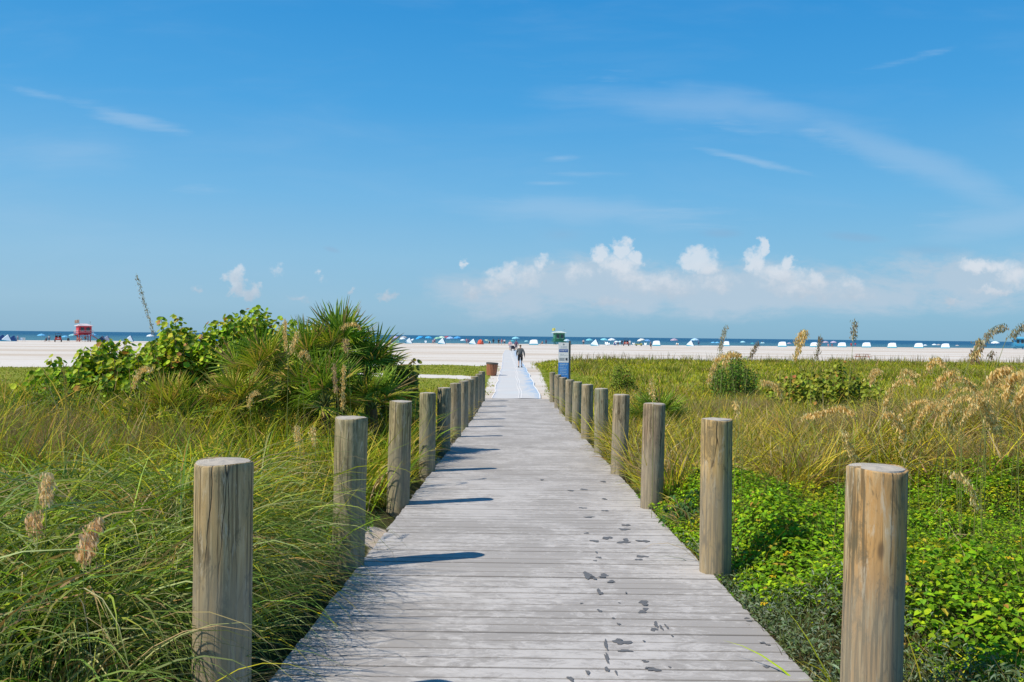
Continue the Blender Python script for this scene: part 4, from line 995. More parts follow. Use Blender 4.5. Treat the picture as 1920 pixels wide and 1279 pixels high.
# ------------------------------------------------------------------ people
def skin_mesh(name, pts, edges, mat, sub=1):
    me = bpy.data.meshes.new(name+'_cage'); me.from_pydata([p[0] for p in pts], edges, [])
    o = bpy.data.objects.new(name+'_cage', me); COL.objects.link(o)
    bm = bmesh.new(); bm.from_mesh(me); L = bm.verts.layers.skin.verify(); bm.verts.ensure_lookup_table()
    for v, p in zip(bm.verts, pts):
        r = p[1]; v[L].radius = r if isinstance(r, tuple) else (r, r)
    bm.verts[0][L].use_root = True; bm.to_mesh(me); bm.free()
    sm = o.modifiers.new('s', 'SKIN'); sm.branch_smoothing = .3; sm.use_smooth_shade = True
    if sub: ss_ = o.modifiers.new('d', 'SUBSURF'); ss_.levels = sub; ss_.render_levels = sub
    dg = bpy.context.evaluated_depsgraph_get(); ev = o.evaluated_get(dg)
    out = bpy.data.meshes.new_from_object(ev); out.name = name
    out.materials.clear(); out.materials.append(mat)
    for p in out.polygons: p.material_index = 0; p.use_smooth = True
    bpy.data.objects.remove(o); return out
def figure(kind):
    """returns dict part -> mesh. Faces +Y, stands at the origin, 1.75 m"""
    if kind == 'walk':
        lf = dict(hipL=(-.10,0,.92), kneeL=(-.11,.10,.50), ankL=(-.11,-.06,.10), toeL=(-.12,.10,.04), hipR=(.10,0,.92), kneeR=(.11,.16,.52), ankR=(.12,.24,.10), toeR=(.13,.42,.06))
        ar = dict(elL=(-.27,.10,1.16), wrL=(-.27,.26,.96), elR=(.29,-.10,1.15), wrR=(.33,-.02,.90))
    elif kind == 'sit':
        lf = dict(hipL=(-.10,0,.42), kneeL=(-.13,.40,.50), ankL=(-.13,.52,.10), toeL=(-.13,.66,.05), hipR=(.10,0,.42), kneeR=(.13,.40,.48), ankR=(.13,.56,.10), toeR=(.13,.70,.05))
        ar = dict(elL=(-.26,.08,.66), wrL=(-.20,.30,.62), elR=(.26,.08,.66), wrR=(.20,.30,.62))
    else:
        lf = dict(hipL=(-.10,0,.92), kneeL=(-.12,.02,.50), ankL=(-.13,0,.10), toeL=(-.15,.15,.04), hipR=(.10,0,.92), kneeR=(.12,.02,.50), ankR=(.13,0,.10), toeR=(.15,.15,.04))
        ar = dict(elL=(-.29,-.02,1.14), wrL=(-.28,.12,.92), elR=(.29,-.02,1.14), wrR=(.30,.08,.90))
    dz = -.50 if kind == 'sit' else 0
    hp = dict(pel=(0,0,.95+dz), wai=(0,.0,1.10+dz), che=(0,0,1.32+dz), nec=(0,0,1.48+dz), nk2=(0,.01,1.54+dz), hd=(0,.02,1.63+dz), hd2=(0,.02,1.71+dz), shL=(-.18,0,1.42+dz), shR=(.18,0,1.42+dz))
    J = {**hp, **lf, **ar}
    for s, k in (('L', -1), ('R', 1)):
        w = Vector(J['wr'+s]); e = Vector(J['el'+s]); d = (w-e).normalized()
        J['pm'+s] = tuple(w+d*.07); J['fg'+s] = tuple(w+d*.15+Vector((0,.02,0))); J['th'+s] = tuple(w+d*.08+Vector((-.03*k,.035,0)))
    rad = dict(pel=(.14,.10),wai=(.125,.09),che=(.16,.105),nec=(.07,.06),nk2=.055,hd=(.078,.095),hd2=(.06,.075),shL=.065,shR=.065,elL=.042,elR=.042,wrL=.03,wrR=.03,
               pmL=(.035,.02),pmR=(.035,.02),fgL=(.02,.012),fgR=(.02,.012),thL=.012,thR=.012,hipL=.085,hipR=.085,kneeL=.055,kneeR=.055,ankL=.035,ankR=.035,toeL=(.04,.025),toeR=(.04,.025))
    E = [('pel','wai'),('wai','che'),('che','nec'),('nec','nk2'),('nk2','hd'),('hd','hd2'),('che','shL'),('che','shR'),('shL','elL'),('shR','elR'),('elL','wrL'),('elR','wrR'),
         ('wrL','pmL'),('wrR','pmR'),('pmL','fgL'),('pmR','fgR'),('wrL','thL'),('wrR','thR'),('pel','hipL'),('pel','hipR'),('hipL','kneeL'),('hipR','kneeR'),('kneeL','ankL'),('kneeR','ankR'),('ankL','toeL'),('ankR','toeR')]
    def sub(names, edges, grow, mat, nm, over=None):
        nm_l = list(names); pts = []
        for q in nm_l:
            r = (over or {}).get(q, rad.get(q)); r = r if isinstance(r, tuple) else (r, r)
            pts.append((J[q], (r[0]*grow, r[1]*grow)))
        return skin_mesh(nm, pts, [(nm_l.index(a), nm_l.index(b)) for a, b in edges], mat)
    body = sub(list(rad), E, 1.0, M_skin, 'body')
    sh = sub(['che','wai','pel','nec','shL','shR','elL','elR']+(['wrL','wrR'] if kind == 'walk' else []), [('che','wai'),('wai','pel'),('che','nec'),('che','shL'),('che','shR'),('shL','elL'),('shR','elR')]+([('elL','wrL'),('elR','wrR')] if kind == 'walk' else []), 1.2, M_cloth, 'shirt', {'elL':.062,'elR':.062,'wrL':.04,'wrR':.04,'shL':.085,'shR':.085,'che':(.19,.135),'wai':(.17,.125),'pel':(.165,.125)})
    st = sub(['pel','hipL','hipR','kneeL','kneeR'], [('pel','hipL'),('pel','hipR'),('hipL','kneeL'),('hipR','kneeR')], 1.14, M_cloth, 'shorts', {'kneeL':.085,'kneeR':.085,'hipL':.10,'hipR':.10})
    J2 = J['hd2']; g = MB()
    prof = [(.085*math.cos(a), .085*math.sin(a)) for a in [R(-12),R(15),R(40),R(65),R(86)]]
    g.lathe(prof, 12, (J2[0], J2[1]-.015, J2[2]-.035)); hair = g.mesh('hair', M_cloth, True)
    return dict(body=body, shirt=sh, shorts=st, hair=hair)
FIG = {k: figure(k) for k in ('walk', 'stand', 'sit')}
def person(kind, x, y, face, scale, skin, shirt, shorts, hair, label, group=None, z=None):
    root = empty('person', (x, y, float(gz(x, y)) if z is None else z), face, label, 'person', group); root.scale = (scale,)*3
    f = FIG[kind]
    link('body', f['body'], root, skin); link('shirt', f['shirt'], root, shirt); link('shorts', f['shorts'], root, shorts); link('hair', f['hair'], root, hair)
    return root
SK = (.52,.30,.20); SK2 = (.32,.17,.10)
man = person('walk', .42, 68.0, 0, 1.03, SK, (.10,.11,.12), (.02,.02,.025), (.12,.08,.05), 'person in a dark grey shirt and black shorts walking away along the mat', z=.035)
# shoes for the near walker
g = MB(); g.box((-.115,.03,.045), (.10,.28,.09)); g.box((.125,.36,.06), (.10,.26,.09)); g.build('shoes', M_rubber, man)

# ------------------------------------------------------------------ beach furniture
def D_(px): return float(np.interp(px, [0,100,240,500,770,980,1130,1230,1320,1500,1750,1900], [200,201,222,245,253,257,247,262,280,284,288,300]))
def make_umbrella():
    root = empty('beach_umbrella')
    g = MB(); g.tube([(0,0,-.3),(0,0,2.15)], .02, 6); g.build('pole', M_metal, root)
    g = MB(); n = 16; prof = [(.03,2.15),(.45,2.06),(.85,1.88),(1.1,1.68)]
    vs = [(r*(1-.02*(k%2)*(i))*math.cos(2*math.pi*k/n), r*(1-.02*(k%2)*i)*math.sin(2*math.pi*k/n), z-.02*(k%2)*i) for i,(r,z) in enumerate(prof) for k in range(n)]
    g.add(vs, [(i*n+k, i*n+(k+1)%n, (i+1)*n+(k+1)%n, (i+1)*n+k) for i in range(3) for k in range(n)])
    low = [(1.1*(1-.06*(k%2))*math.cos(2*math.pi*k/n), 1.1*(1-.06*(k%2))*math.sin(2*math.pi*k/n), 1.68-.06*(k%2)) for k in range(n)]
    lw2 = [(x*1.0, y*1.0, z-.13) for x,y,z in low]; g.add(low+lw2, [(k,(k+1)%n,n+(k+1)%n,n+k) for k in range(n)])
    g.build('canopy', M_cloth, root)
    g = MB(); g.lathe([(.035,2.13),(.02,2.24)], 6); g.build('finial', M_paint, root, (.8,.8,.8))
    return root
def make_tent(kind):
    root = empty('beach_tent')
    if kind == 'peak':
        a,b,c,d,t = (-1.0,-.5,.32),(1.0,-.6,.02),(.9,.7,.02),(-1.0,.7,.3),(.25,.15,1.62)
        top = MB(); top.add([(-1.02,-.62,.38),(1.02,-.7,.06),(.35,.0,1.62),(.2,.1,1.64),(-.9,.5,.6)], [(0,1,2),(0,2,3),(0,3,4)])
        side = MB(); side.add([(1.02,-.7,.06),(1.25,.7,.02),(.6,.55,1.5),(.35,0,1.62)], [(0,1,2,3)])
        sk = MB(); sk.add([(-1.1,-.7,0),(1.1,-.78,0),(1.02,-.7,.06),(-1.02,-.62,.38)], [(0,1,2,3)]); sk.add([(-1.1,-.7,0),(-1.02,-.62,.38),(-.9,.5,.6),(-1.1,.6,0)], [(0,1,2,3)])
        poles = [((.35,0,1.6),(1.25,.75,0)),((.2,.1,1.62),(-1.1,.65,0)),((.3,.05,1.62),(1.08,-.78,0))]
    else:
        top = MB(); pr = []
        for xx, s in ((-1.05,.86),(-.45,1.0),(.5,1.02),(.95,.98)):
            pr.append([(xx,-.75,.34*s),(xx*.9,-.55,.85*s),(xx*.82,-.25,1.32*s),(xx*.78,.35,1.52*s)])
        vs = [p for q in pr for p in q]; top.add(vs, [(i*4+k,(i+1)*4+k,(i+1)*4+k+1,i*4+k+1) for i in range(3) for k in range(3)])
        side = MB(); side.add([pr[3][0],pr[3][1],pr[3][2],pr[3][3],(1.05,.7,0),(1.05,-.8,0)], [(0,1,2,3,4,5)]); side.add([pr[0][0],pr[0][1],pr[0][2],pr[0][3],(-1.1,.7,0),(-1.15,-.8,0)], [(5,4,3,2,1,0)])
        sk = MB(); sk.add([(-1.15,-.8,0),(1.05,-.8,0),(.95,-.75,.33),(-1.05,-.75,.29)], [(0,1,2,3)])
        poles = [((pr[0][3]),(-1.1,.7,0)),((pr[3][3]),(1.05,.7,0))]
    top.build('canopy', M_cloth, root, (.74,.86,.92)); side.build('side_panel', M_cloth, root, (.06,.16,.34)); sk.build('skirt', M_cloth, root, (.06,.36,.50))
    g = MB()
    for a_, b_ in poles: g.tube([a_, b_], .025, 5)
    g.build('frame', M_metal, root)
    return root
def make_chair():
    root = empty('beach_chair')
    g = MB(); g.box((0,0,.28), (.5,.5,.04)); g.build('seat', M_cloth, root)
    g = MB(); g.box((0,-.32,.58), (.5,.05,.66), Matrix.Rotation(R(18),3,'X')); g.build('backrest', M_cloth, root)
    g = MB()
    for x in (-.26,.26):
        g.tube([(x,.24,0),(x,-.1,.30),(x,-.42,.9)], .014, 5); g.tube([(x,-.3,0),(x,.2,.5)], .014, 5)
    g.build('frame', M_metal, root); return root
proto = dict(u=make_umbrella(), p=make_tent('peak'), b=make_tent('boxy'), c=make_chair())
first = {k: True for k in proto}
def put(k, px, label, color=None, scale=1.0, dd=0.0, rz=0.0, tilt=0.0, cat=None, group=None, w=None, hz=None):
    o = proto[k] if first[k] else copy_tree(proto[k]); first[k] = False
    Y = D_(px)+dd; p = at(px, 640, Y); o.location = (p.x, Y, float(gz(p.x, Y)))
    face = math.atan2(-p.x, Y)
    sx = scale if w is None else w
    o.rotation_euler = (0, tilt, face+rz); o.scale = (sx, scale if w is None else w, hz or scale)
    tag(o, label, cat, group)
    for ch in o.children:
        if color and (ch.name.split('.')[0] in ('canopy','seat','backrest')): ch.color = (*color, 1)
    return o
WH=(.74,.84,.92); LB=(.16,.50,.80); BL=(.03,.24,.62); NV=(.02,.07,.22); TL=(.08,.42,.48); PU=(.45,.42,.66); GR=(.28,.55,.40); RD=(.60,.07,.06); GY=(.40,.42,.44); MV=(.42,.36,.46)
tg = 'small beach tents along the shore'; ug = 'sun umbrellas along the shore'; cg = 'folding chairs along the shore'
for a in [
 ('p',12,'white and blue peaked tent at the left edge of the beach',WH,.95),
 ('p',2,'dark blue tent cut by the left edge of the picture',NV,.95,3),
 ('p',23,'navy tent close behind the leftmost white one',NV,.85,2),
 ('p',190,'dark tent with crossed poles right of the red lifeguard tower',(.10,.12,.18),.9,0),
 ('p',199,'greyish tent seen through the sea grape tips beside the dark one',(.35,.38,.5),.9,2),
 ('p',242,'white triangular tent standing alone on the gap between the shrubs',WH,.95),
 ('p',313,'white tent peeping through the middle sea grape shrub',WH,.8,0),
 ('p',402,'blue tent hidden by the sea grape leaves below the lone grey seed stalk',BL,1.1,0),
 ('p',766,'white triangular tent nearest the tallest fan palm',WH,1.0),
 ('p',828,'white triangular tent below the green and white umbrellas',WH,1.05),
 ('p',886,'white triangular tent just left of the orange dome',WH,1.0),
 ('b',1001,'wide white boxy tent right of the people on the mat, left of the green tower',(.80,.84,.86),1.02,0,0,0,1.3),
 ('p',1115,'white peaked tent first to the right of the sign',WH,1.1),
 ('b',1231,'white tent right of the standing stroller, first of the row without umbrellas',WH,1.05,0,0,0,1.2),
 ('p',1294,'white peaked tent overlapping a pale blue umbrella',WH,1.1),
 ('b',1362,'white tent behind the bushy golden seed head over the dark bush',WH,1.05),
 ('b',1467,'white boxy tent just left of the fluffy orange seed head',WH,1.1,0,0,0,1.35),
 ('b',1527,'white boxy tent behind the slim brown seed stalk',WH,1.02,0,0,0,1.3),
 ('b',1579,'white boxy tent just left of the tallest seed stalk',WH,1.05,0,0,0,1.35),
 ('b',1625,'white boxy tent first right of the tallest seed stalk',WH,1.1,0,0,0,1.4),
 ('b',1673,'white boxy tent second right of the tallest seed stalk',WH,1.1,0,0,0,1.4),
 ('b',1723,'white boxy tent third right of the tallest seed stalk',WH,1.1,0,0,0,1.4),
 ('b',1773,'white boxy tent fourth right of the tallest seed stalk',WH,1.08,0,0,0,1.35),
]:
    k, px, lab, c = a[:4]; s = a[4]; dd = a[5] if len(a) > 5 else 0; w = a[8] if len(a) > 8 else None
    put(k, px, lab, c, s, dd, 0, 0, 'beach tent', tg, w, None if w is None else s)
for (px,lab,c,s,dd,tilt) in [
 (78,'pale teal umbrella alone left of the red buggy',LB,.78,12,0),(122,'light blue umbrella directly right of the red buggy',LB,.62,6,0),(137,'teal umbrella second right of the red buggy',(.25,.55,.62),.80,6,0),
 (155,'white umbrella under the red lifeguard tower',WH,.95,4,0),(174,'pale blue umbrella right of the red lifeguard tower legs',LB,.85,4,0),(282,'white and blue umbrella among the middle sea grape tips',WH,.8,4,0),
 (733,'small navy umbrella at the right tips of the fan palms',NV,.55,3,.2),(741,'lilac umbrella nearest the fan palms',PU,.92,6,0),(757,'grey umbrella behind a low white one',GY,.92,10,0),(755,'low white umbrella in front of the grey one',WH,.72,0,0),
 (777,'white umbrella tipped on its side, right of the first triangular tent',WH,.62,2,-.7),(790,'bright blue umbrella leaning left, left of its twin',(.05,.38,.78),.95,2,-.35),(803,'bright blue umbrella open wide, right of its leaning twin',(.06,.42,.80),.92,4,.1),
 (821,'sea green umbrella behind the second triangular tent',GR,.85,5,-.1),(828,'white and green umbrella raised above the second triangular tent',(.55,.74,.62),.95,8,0),(837,'dark red umbrella poking above the horizon',(.35,.10,.14),.98,12,.1),
 (844,'powder blue umbrella right of the second triangular tent',(.35,.55,.85),.92,4,0),(858,'mid blue umbrella next to the powder blue one',(.08,.36,.75),.95,6,0),(868,'small white umbrella left of the third triangular tent',WH,.62,2,0),
 (911,'pale green umbrella set low right of the orange dome',(.45,.58,.45),.62,3,.3),(967,'light turquoise umbrella behind the couple on the mat',(.25,.60,.74),.98,8,0),(961,'small teal umbrella low behind the couple on the mat',TL,.55,6,0),
 (987,'tiny white umbrella left of the wide white tent',(.35,.65,.72),.52,4,0),(1063,'pale umbrella right at the foot of the green tower, above the sign',(.45,.62,.75),.75,0,0),(1105,'turquoise umbrella left of the first tent past the sign',(.20,.58,.70),.85,4,0),
 (1132,'turquoise umbrella right of the first tent past the sign',(.22,.60,.72),.92,4,.1),(1147,'white and teal umbrella between two turquoise ones and the gear',WH,.92,2,0),(1156,'small white umbrella left of its twin, by the black-topped buggy',WH,.60,8,0),
 (1163,'small pale umbrella touching the black-topped buggy',(.5,.7,.8),.62,8,0),(1204,'white striped umbrella over the yellow buggy',(.72,.76,.72),.95,3,-.2),(1213,'blue umbrella right of the white striped one',(.15,.35,.65),.85,5,.2),
 (1264,'mauve umbrella open between two white tents',MV,.98,2,0),(1303,'pale blue umbrella right of the peaked tent it overlaps',(.40,.62,.80),1.05,4,0),(1337,'small pale umbrella, left of a pair before the tall pale seed stalk',LB,.58,2,0),(1345,'small pale umbrella, right of a pair before the tall pale seed stalk',LB,.58,2,0),
 (1393,'flat turquoise umbrella right of the dark bush',(.35,.68,.80),.72,12,0),(1411,'small teal umbrella hardly above the water line, left of its twin',TL,.5,10,0),(1430,'small white umbrella at the water, right of its teal twin',(.4,.66,.74),.6,10,0),
 (1480,'small mauve umbrella just right of the white boxy tent by the fluffy seed head',MV,.6,4,0),(1548,'mauve umbrella, left one of a touching pair among the boxy tents',MV,.85,3,0),(1563,'mauve umbrella, right one of a touching pair among the boxy tents',(.48,.42,.56),.85,3,0),
 (1735,'tiny white umbrella after the third boxy tent past the tallest stalk',WH,.5,8,0),(1752,'small white umbrella left of the last boxy tent',WH,.62,8,0),(1760,'small grey umbrella touching the last boxy tent',GY,.6,8,0),
 (1795,'tiny grey umbrella right of the last boxy tent',GY,.5,6,0),(1866,'broad white umbrella left of the blue lifeguard tower',WH,1.1,0,0)]:
    put('u', px, lab, c, s*1.12, dd, 0, tilt, 'umbrella', ug)
for (px,lab,c) in [(40,'white low chair right of the leftmost tents',WH),(45,'pale chair beside the white low one at the far left',(.6,.62,.6)),(128,'dark chair under the light blue umbrella',(.05,.05,.07)),
 (746,'green folding chair below the lilac umbrella',(.05,.35,.30)),(798,'white chair between the twin bright blue umbrellas',WH),(1137,'tall white chair below the turquoise umbrella',WH),(1141,'white chair partly behind the tall white one',(.7,.75,.78)),(918,'black folding chair right of the pale green umbrella',(.03,.03,.04)),
 (1153,'dark blue chair beneath the white and teal umbrella',NV),(1188,'pale folding chair right of the black-topped buggy',(.6,.6,.6)),(1210,'white folding chair behind the yellow buggy',WH),(1270,'brown folding chair below the mauve umbrella',(.25,.18,.15))]:
    put('c', px, lab, c, 1.25 if px in (1137,) else 1.0, -1, math.pi, 0, 'chair', cg)
# orange pop-up dome
def make_dome():
    px = 901; Y = D_(px); p = at(px, 640, Y)
    root = empty('dome_tent', (p.x, Y, float(gz(p.x,Y))), 0, 'orange-red dome shaped shelter among the beach tents', 'beach tent')
    g = MB(); g.lathe([(.95*math.cos(R(a)), 1.5*math.sin(R(a))) for a in (0,20,40,60,80)], 14); g.build('canopy', M_cloth, root, (.72,.12,.07), True)
    g = MB()
    for b in range(3):
        q = R(60*b); g.tube([(.96*math.cos(R(a))*math.cos(q), .96*math.cos(R(a))*math.sin(q), 1.52*math.sin(R(a))) for a in range(0,181,20)], .02, 5)
    g.build('frame', M_metal, root)
make_dome()
pgp = 'people on the beach by the tents'
for (px,kind,dd,fc,sk,sh,so,ha,lab,s) in [
 (925,'stand',0,0,SK2,(.03,.03,.05),(.03,.03,.04),(.03,.02,.02),'person all in black standing left of the group near the mat end',1),
 (935,'stand',-18,0,SK,(.02,.025,.05),(.10,.07,.04),(.04,.03,.02),'person in a black shirt, tallest of the group near the mat end',1),
 (941,'walk',-12,1,SK,(.72,.25,.28),(.60,.30,.30),(.4,.2,.1),'person in pink beside the one in the black shirt',1),
 (946,'stand',-14,0,SK,(.75,.72,.72),(.06,.06,.08),(.06,.05,.05),'person in a white top and dark shorts right of the one in pink',.95),
 (875,'stand',2,0,SK,(.55,.22,.30),(.4,.2,.25),(.10,.06,.04),'person in dusty pink left of the third triangular tent',1),
 (879,'stand',0,0,SK,(.10,.08,.20),(.06,.06,.15),(.05,.03,.02),'person in dark purple left of the third triangular tent',.95),
 (812,'sit',0,3,SK,(.5,.35,.4),(.2,.2,.3),(.1,.06,.04),'person sitting right of the twin bright blue umbrellas',1),
 (815,'stand',2,0,SK,(.45,.30,.42),(.15,.08,.10),(.1,.06,.04),'person standing right of the twin bright blue umbrellas',.95),
 (1024,'stand',4,0,SK2,(.10,.08,.14),(.05,.05,.10),(.02,.02,.02),'person in dark clothes between the wide white tent and the green tower',.95),
 (1017,'sit',3,2,SK,(.4,.2,.15),(.2,.15,.15),(.1,.06,.04),'person sitting by the water just right of the wide white tent',1),
 (1094,'stand',2,0,SK,(.62,.45,.42),(.03,.03,.06),(.15,.1,.06),'person in a pale top and black shorts alone right of the sign',1),
 (1153,'sit',0,3,SK,(.45,.12,.25),(.06,.05,.10),(.06,.04,.03),'person in magenta sitting under the small white umbrellas',1),
 (1159,'sit',0,3,SK2,(.08,.06,.10),(.08,.06,.08),(.03,.02,.02),'person in black sitting left of the black-topped buggy',1),
 (1166,'stand',2,0,SK2,(.04,.05,.09),(.04,.05,.09),(.03,.02,.02),'person in black standing left of the black-topped buggy',1),
 (1181,'stand',-3,0,SK,(.80,.78,.76),(.70,.66,.64),(.25,.18,.12),'person in white standing against the right side of the black-topped buggy',1),
 (1220,'walk',-82,-2,SK,(.26,.22,.26),(.03,.03,.04),(.04,.03,.03),'person in grey walking alone over the open sand in front of the tents',1),
 (1310,'stand',4,0,SK,(.10,.14,.30),(.10,.10,.20),(.04,.03,.03),'person in blue under the pale blue umbrella',1),
 (1553,'sit',1,3,SK,(.60,.30,.34),(.3,.3,.4),(.06,.05,.03),'person in rose sitting under the left mauve umbrella of the pair',1),
 (1560,'sit',1,3,SK2,(.25,.10,.14),(.3,.3,.4),(.06,.05,.03),'person in maroon sitting under the right mauve umbrella of the pair',1),
 (1596,'stand',1,0,SK,(.55,.06,.06),(.45,.05,.05),(.06,.05,.03),'person in red at the left of the tallest seed stalk',.9),
 (1604,'stand',2,0,SK,(.60,.07,.05),(.05,.15,.5),(.06,.05,.03),'person in a red top and blue shorts behind the tallest seed stalk',.9),
 (87,'sit',-2,3,SK2,(.06,.06,.10),(.03,.05,.09),(.03,.03,.03),'person sitting on the sand left of the red buggy',.9),
 (92,'stand',-1,0,SK2,(.35,.38,.44),(.10,.12,.2),(.03,.03,.03),'person standing against the left of the red buggy',.9),
 (146,'sit',-1,3,SK,(.5,.22,.14),(.4,.2,.14),(.1,.06,.03),'person in rust sitting below the teal umbrella',1),
 (152,'sit',-1,2,SK,(.55,.36,.25),(.4,.2,.14),(.1,.06,.03),'person in tan sitting below the red tower',1),
 (160,'stand',1,0,SK,(.45,.22,.15),(.3,.2,.14),(.1,.06,.03),'person in brown standing below the red tower',.9),
 (33,'stand',-1,0,SK,(.30,.32,.42),(.2,.2,.3),(.1,.06,.03),'person in slate blue right of the navy tent at the far left',.8)]:
    Y = D_(px)+dd; p = at(px, 640, Y); person(kind, p.x, Y, fc, s, sk, sh, so, ha, lab, pgp)
pa = at(956.5, 650, 150); pb = at(968, 650, 148)
person('walk', pa.x, 150, 0, 1.02, SK, (.70,.42,.44), (.55,.50,.55), (.5,.35,.2), 'person in pale pink walking on the far end of the mat', 'couple on the mat')
person('walk', pb.x, 148, 0, 1.05, SK2, (.16,.08,.14), (.10,.08,.12), (.03,.02,.02), 'person in plum and black walking on the far end of the mat', 'couple on the mat')
def make_wagon():
    p = at(961.5, 658, 146); root = empty('beach_wagon', (p.x, 146, float(gz(p.x,146))+.03), .2, 'dark folding beach wagon pulled along the mat by two people', 'wagon')
    g = MB(); g.box((0,0,.50), (.55,.95,.42)); g.box((0,.1,.78),(.45,.5,.16)); g.build('body', M_cloth, root, (.03,.03,.05))
    for x in (-.28,.28):
        for y in (-.35,.35):
            g = MB(); g.lathe([(.13,-.035),(.13,.035)], 12); w = g.build('wheel', M_rubber, root); w.rotation_euler = (0,R(90),0); w.location = (x,y,.13)
    g = MB(); g.tube([(0,.47,.4),(0,.9,.75)], .015, 5); g.build('handle', M_metal, root)
    g = MB()
    for x in (-.29,.29): g.tube([(x,-.47,.28),(x,.47,.28)], .015, 5); g.tube([(x,-.47,.16),(x,-.47,.75)], .015, 5); g.tube([(x,.47,.16),(x,.47,.75)], .015, 5)
    g.build('frame', M_metal, root)
make_wagon()

# ------------------------------------------------------------------ buggies
def buggy(px, dd, color, roofc, label, s=1.0, rz=0.0):
    Y = D_(px)+dd; p = at(px, 640, Y)
    root = empty('beach_buggy', (p.x, Y, float(gz(p.x, Y))), math.atan2(-p.x, Y)+rz, label, 'buggy'); root.scale = (s,)*3
    g = MB(); g.box((0,-.1,.62), (1.35,2.5,.34)); g.box((0,1.2,.74), (1.25,.75,.3)); g.box((0,-1.0,.92), (1.35,.95,.28)); b = g.build('body', M_paint, root, color)
    md = b.modifiers.new('b','BEVEL'); md.width = .05; md.segments = 2
    g = MB(); g.box((0,-.1,1.98), (1.35,1.6,.07)); g.build('roof', M_paint, root, roofc)
    g = MB()
    for x in (-.6,.6): g.tube([(x,.75,.8),(x,.55,1.95)], .03, 6); g.tube([(x,-.75,.9),(x,-.75,1.95)], .03, 6)
    g.tube([(-.6,-.75,1.5),(.6,-.75,1.5)], .03, 6); g.build('roll_cage', M_paint, root, (.05,.05,.05))
    for x in (-.33,.33):
        g = MB(); g.box((x,-.1,.92), (.5,.5,.14)); g.box((x,-.38,1.22), (.5,.12,.6)); g.build('seat', M_cloth, root, (.05,.05,.06))
    for x in (-.66,.66):
        for y in (-.95,1.05):
            g = MB(); g.lathe([(.2,-.13),(.32,-.11),(.33,0),(.32,.11),(.2,.13)], 18); w = g.build('wheel', M_rubber, root); w.rotation_euler = (0,R(90),0); w.location = (x,y,.33)
            g = MB(); g.lathe([(.17,-.14),(.17,.14)], 12); g.build('rim', M_metal, w)
    for x in (-.5,.5):
        g = MB(); g.box((x,-1.49,.95), (.16,.04,.1)); g.build('tail_light', M_paint, root, (.6,.02,.02))
    g = MB(); g.box((0,-1.49,.80), (.5,.03,.14)); g.build('number_plate', M_paint, root, (.75,.75,.72))
buggy(109, -1, (.55,.05,.04), (.10,.10,.12), 'red beach buggy with a dark roof parked left of the red lifeguard tower')
buggy(1174, -1, (.50,.10,.07), (.02,.02,.025), 'red-brown buggy under a black roof in the gear right of the sign', 1.05)
buggy(1198, -2, (.42,.44,.10), (.55,.55,.5), 'yellow green buggy parked right of the black-topped one', .72, R(85))

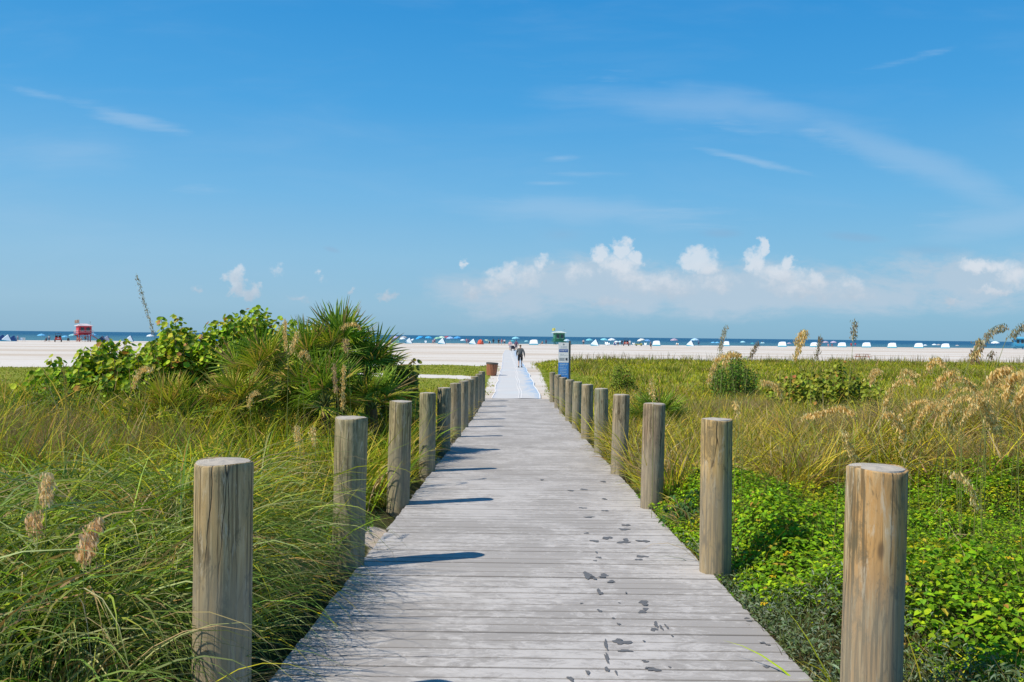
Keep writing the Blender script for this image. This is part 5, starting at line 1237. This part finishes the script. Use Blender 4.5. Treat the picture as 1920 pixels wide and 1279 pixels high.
# ------------------------------------------------------------------ lifeguard towers
def tower(px, Y, color, roofc, label, w, body_top, body_bot, roof_w, flag=None):
    """heights in metres above the sand"""
    p = at(px, 640, Y)
    root = empty('lifeguard_tower', (p.x, Y, float(gz(p.x, Y))), math.atan2(-p.x, Y)+R(12), label, 'lifeguard tower', 'lifeguard towers')
    for x in (-1,1):
        for y in (-1,1):
            g = MB(); g.box((x*w*.42, y*w*.42, body_bot/2-.15), (.18,.18,body_bot+.3)); g.build('leg', M_paint, root, color)
    g = MB(); g.tube([(-w*.42,-w*.42,.15),(w*.42,-w*.42,body_bot)], .04, 5); g.tube([(w*.42,-w*.42,.15),(-w*.42,-w*.42,body_bot)], .04, 5); g.tube([(-w*.42,-w*.42,.15),(-w*.42,w*.42,body_bot)], .04, 5); g.build('brace', M_paint, root, color)
    g = MB(); g.box((0,0,body_bot), (w*1.25,w*1.4,.14)); g.build('deck', M_paint, root, tuple(c*.8 for c in color))
    H = body_top-body_bot
    g = MB(); g.box((0,0,body_bot+.07+H/2), (w,w,H-.1)); g.build('cabin', M_paint, root, color)
    for (x, zc, ww, hh) in ((.22*w, .64, .26*w, .42),(-.22*w,.64,.26*w,.42)):
        g = MB(); g.box((x,-w/2-.02,body_bot+H*zc), (ww,.04,H*hh)); f = g.build('window', M_glass, root)
        g = MB(); g.box((x,-w/2-.03,body_bot+H*(zc-hh/2-.02)), (ww+.12,.08,.08)); g.build('sill', M_paint, f, (.75,.78,.75))
    g = MB(); t = .5
    zt = body_top; rw = roof_w/2
    g.add([(-rw,-rw,zt),(rw,-rw,zt),(rw,rw,zt),(-rw,rw,zt),(-rw,-rw,zt+.12),(rw,-rw,zt+.12),(rw,rw,zt+.12),(-rw,rw,zt+.12),(-.35*rw,0,zt+.12+t),(.35*rw,0,zt+.12+t)],
          [(3,2,1,0),(0,1,5,4),(1,2,6,5),(2,3,7,6),(3,0,4,7),(4,5,9,8),(6,7,8,9),(5,6,9),(7,4,8)])
    g.build('roof', M_paint, root, roofc)
    g = MB(); h0 = body_bot+.07
    for sx in (-1,1):
        for yy in (-.68,-.2,.3,.68): g.box((sx*w*.61, yy*w, h0+.5), (.07,.07,1.0))
        g.box((sx*w*.61, 0, h0+1.0), (.09,w*1.38,.07)); g.box((sx*w*.61, 0, h0+.55), (.05,w*1.38,.07))
    g.box((0,-w*.68,h0+1.0), (w*1.2,.07,.07)); g.box((0,-w*.68,h0+.55), (w*1.2,.05,.07)); g.build('railing', M_paint, root, roofc if color[0] > .3 else color)
    g = MB(); g.add([(w*.6,w*.3,h0),(w*.6,w*.6,h0),(w*.6+2.8,w*.6,0),(w*.6+2.8,w*.3,0),(w*.6,w*.3,h0-.1),(w*.6,w*.6,h0-.1),(w*.6+2.6,w*.6,-.05),(w*.6+2.6,w*.3,-.05)], [(0,1,2,3),(7,6,5,4),(0,3,7,4),(1,5,6,2),(0,4,5,1),(3,2,6,7)]); g.build('ramp', M_paint, root, color)
    g = MB(); g.tube([(-rw*.7,-rw*.5,zt),(-rw*.7,-rw*.5,zt+1.6)], .03, 6); g.build('flagpole', M_metal, root)
    g = MB(); g.tube([(rw*.75,-rw*.3,zt),(rw*.75,-rw*.3,zt+1.1)], .03, 6); g.box((rw*.75,-rw*.3,zt+1.05),(.35,.1,.14)); g.build('mast', M_metal, root)
    if flag:
        g = MB(); n = 8
        vs = [(-rw*.7-1.0*k/n, -rw*.5+.08*math.sin(k*1.1), zt+1.6-dz-.15*k/n) for k in range(n+1) for dz in (0,.85)]
        g.add(vs, [(2*k,2*k+1,2*k+3,2*k+2) for k in range(n)]); f = g.build('flag', M_cloth, root, flag)
        md = f.modifiers.new('t','SOLIDIFY'); md.thickness = .01
tower(157, 212, (.62,.015,.035), (.78,.62,.62), 'red lifeguard tower with a white roof standing over the left umbrellas', 2.95, 3.85, 1.75, 3.6, (.80,.50,.35))
tower(1048, 272, (.02,.20,.10), (.62,.72,.66), 'green lifeguard tower with a pale yellow flag behind the white and blue sign', 3.1, 3.7, .9, 4.2, (.75,.70,.18))
tower(1911, 292, (.03,.32,.55), (.10,.45,.70), 'bright blue lifeguard tower cut by the right edge of the beach', 3.0, 3.6, .9, 4.4, None)

# low brown picnic table on the sand behind the right-hand dune
def make_table():
    p = at(1617, 676, 108); root = empty('picnic_table', (p.x, 108, float(gz(p.x,108))), R(8), 'low brown wooden picnic table on the sand behind the right dune grass', 'picnic table')
    g = MB()
    for i in range(5): g.box((0,-.3+.15*i,.74), (1.75,.135,.04))
    g.build('tabletop', M_slat, root)
    for y in (-.7,.7):
        g = MB(); g.box((0,y,.44), (1.75,.26,.04)); g.build('bench', M_slat, root)
    for x in (-.6,.6):
        g = MB(); g.tube([(x,-.7,0),(x,-.2,.72)], .045, 4); g.tube([(x,.7,0),(x,.2,.72)], .045, 4); g.tube([(x,-.72,.40),(x,.72,.40)], .04, 4); g.build('leg', M_slat, root)
make_table()
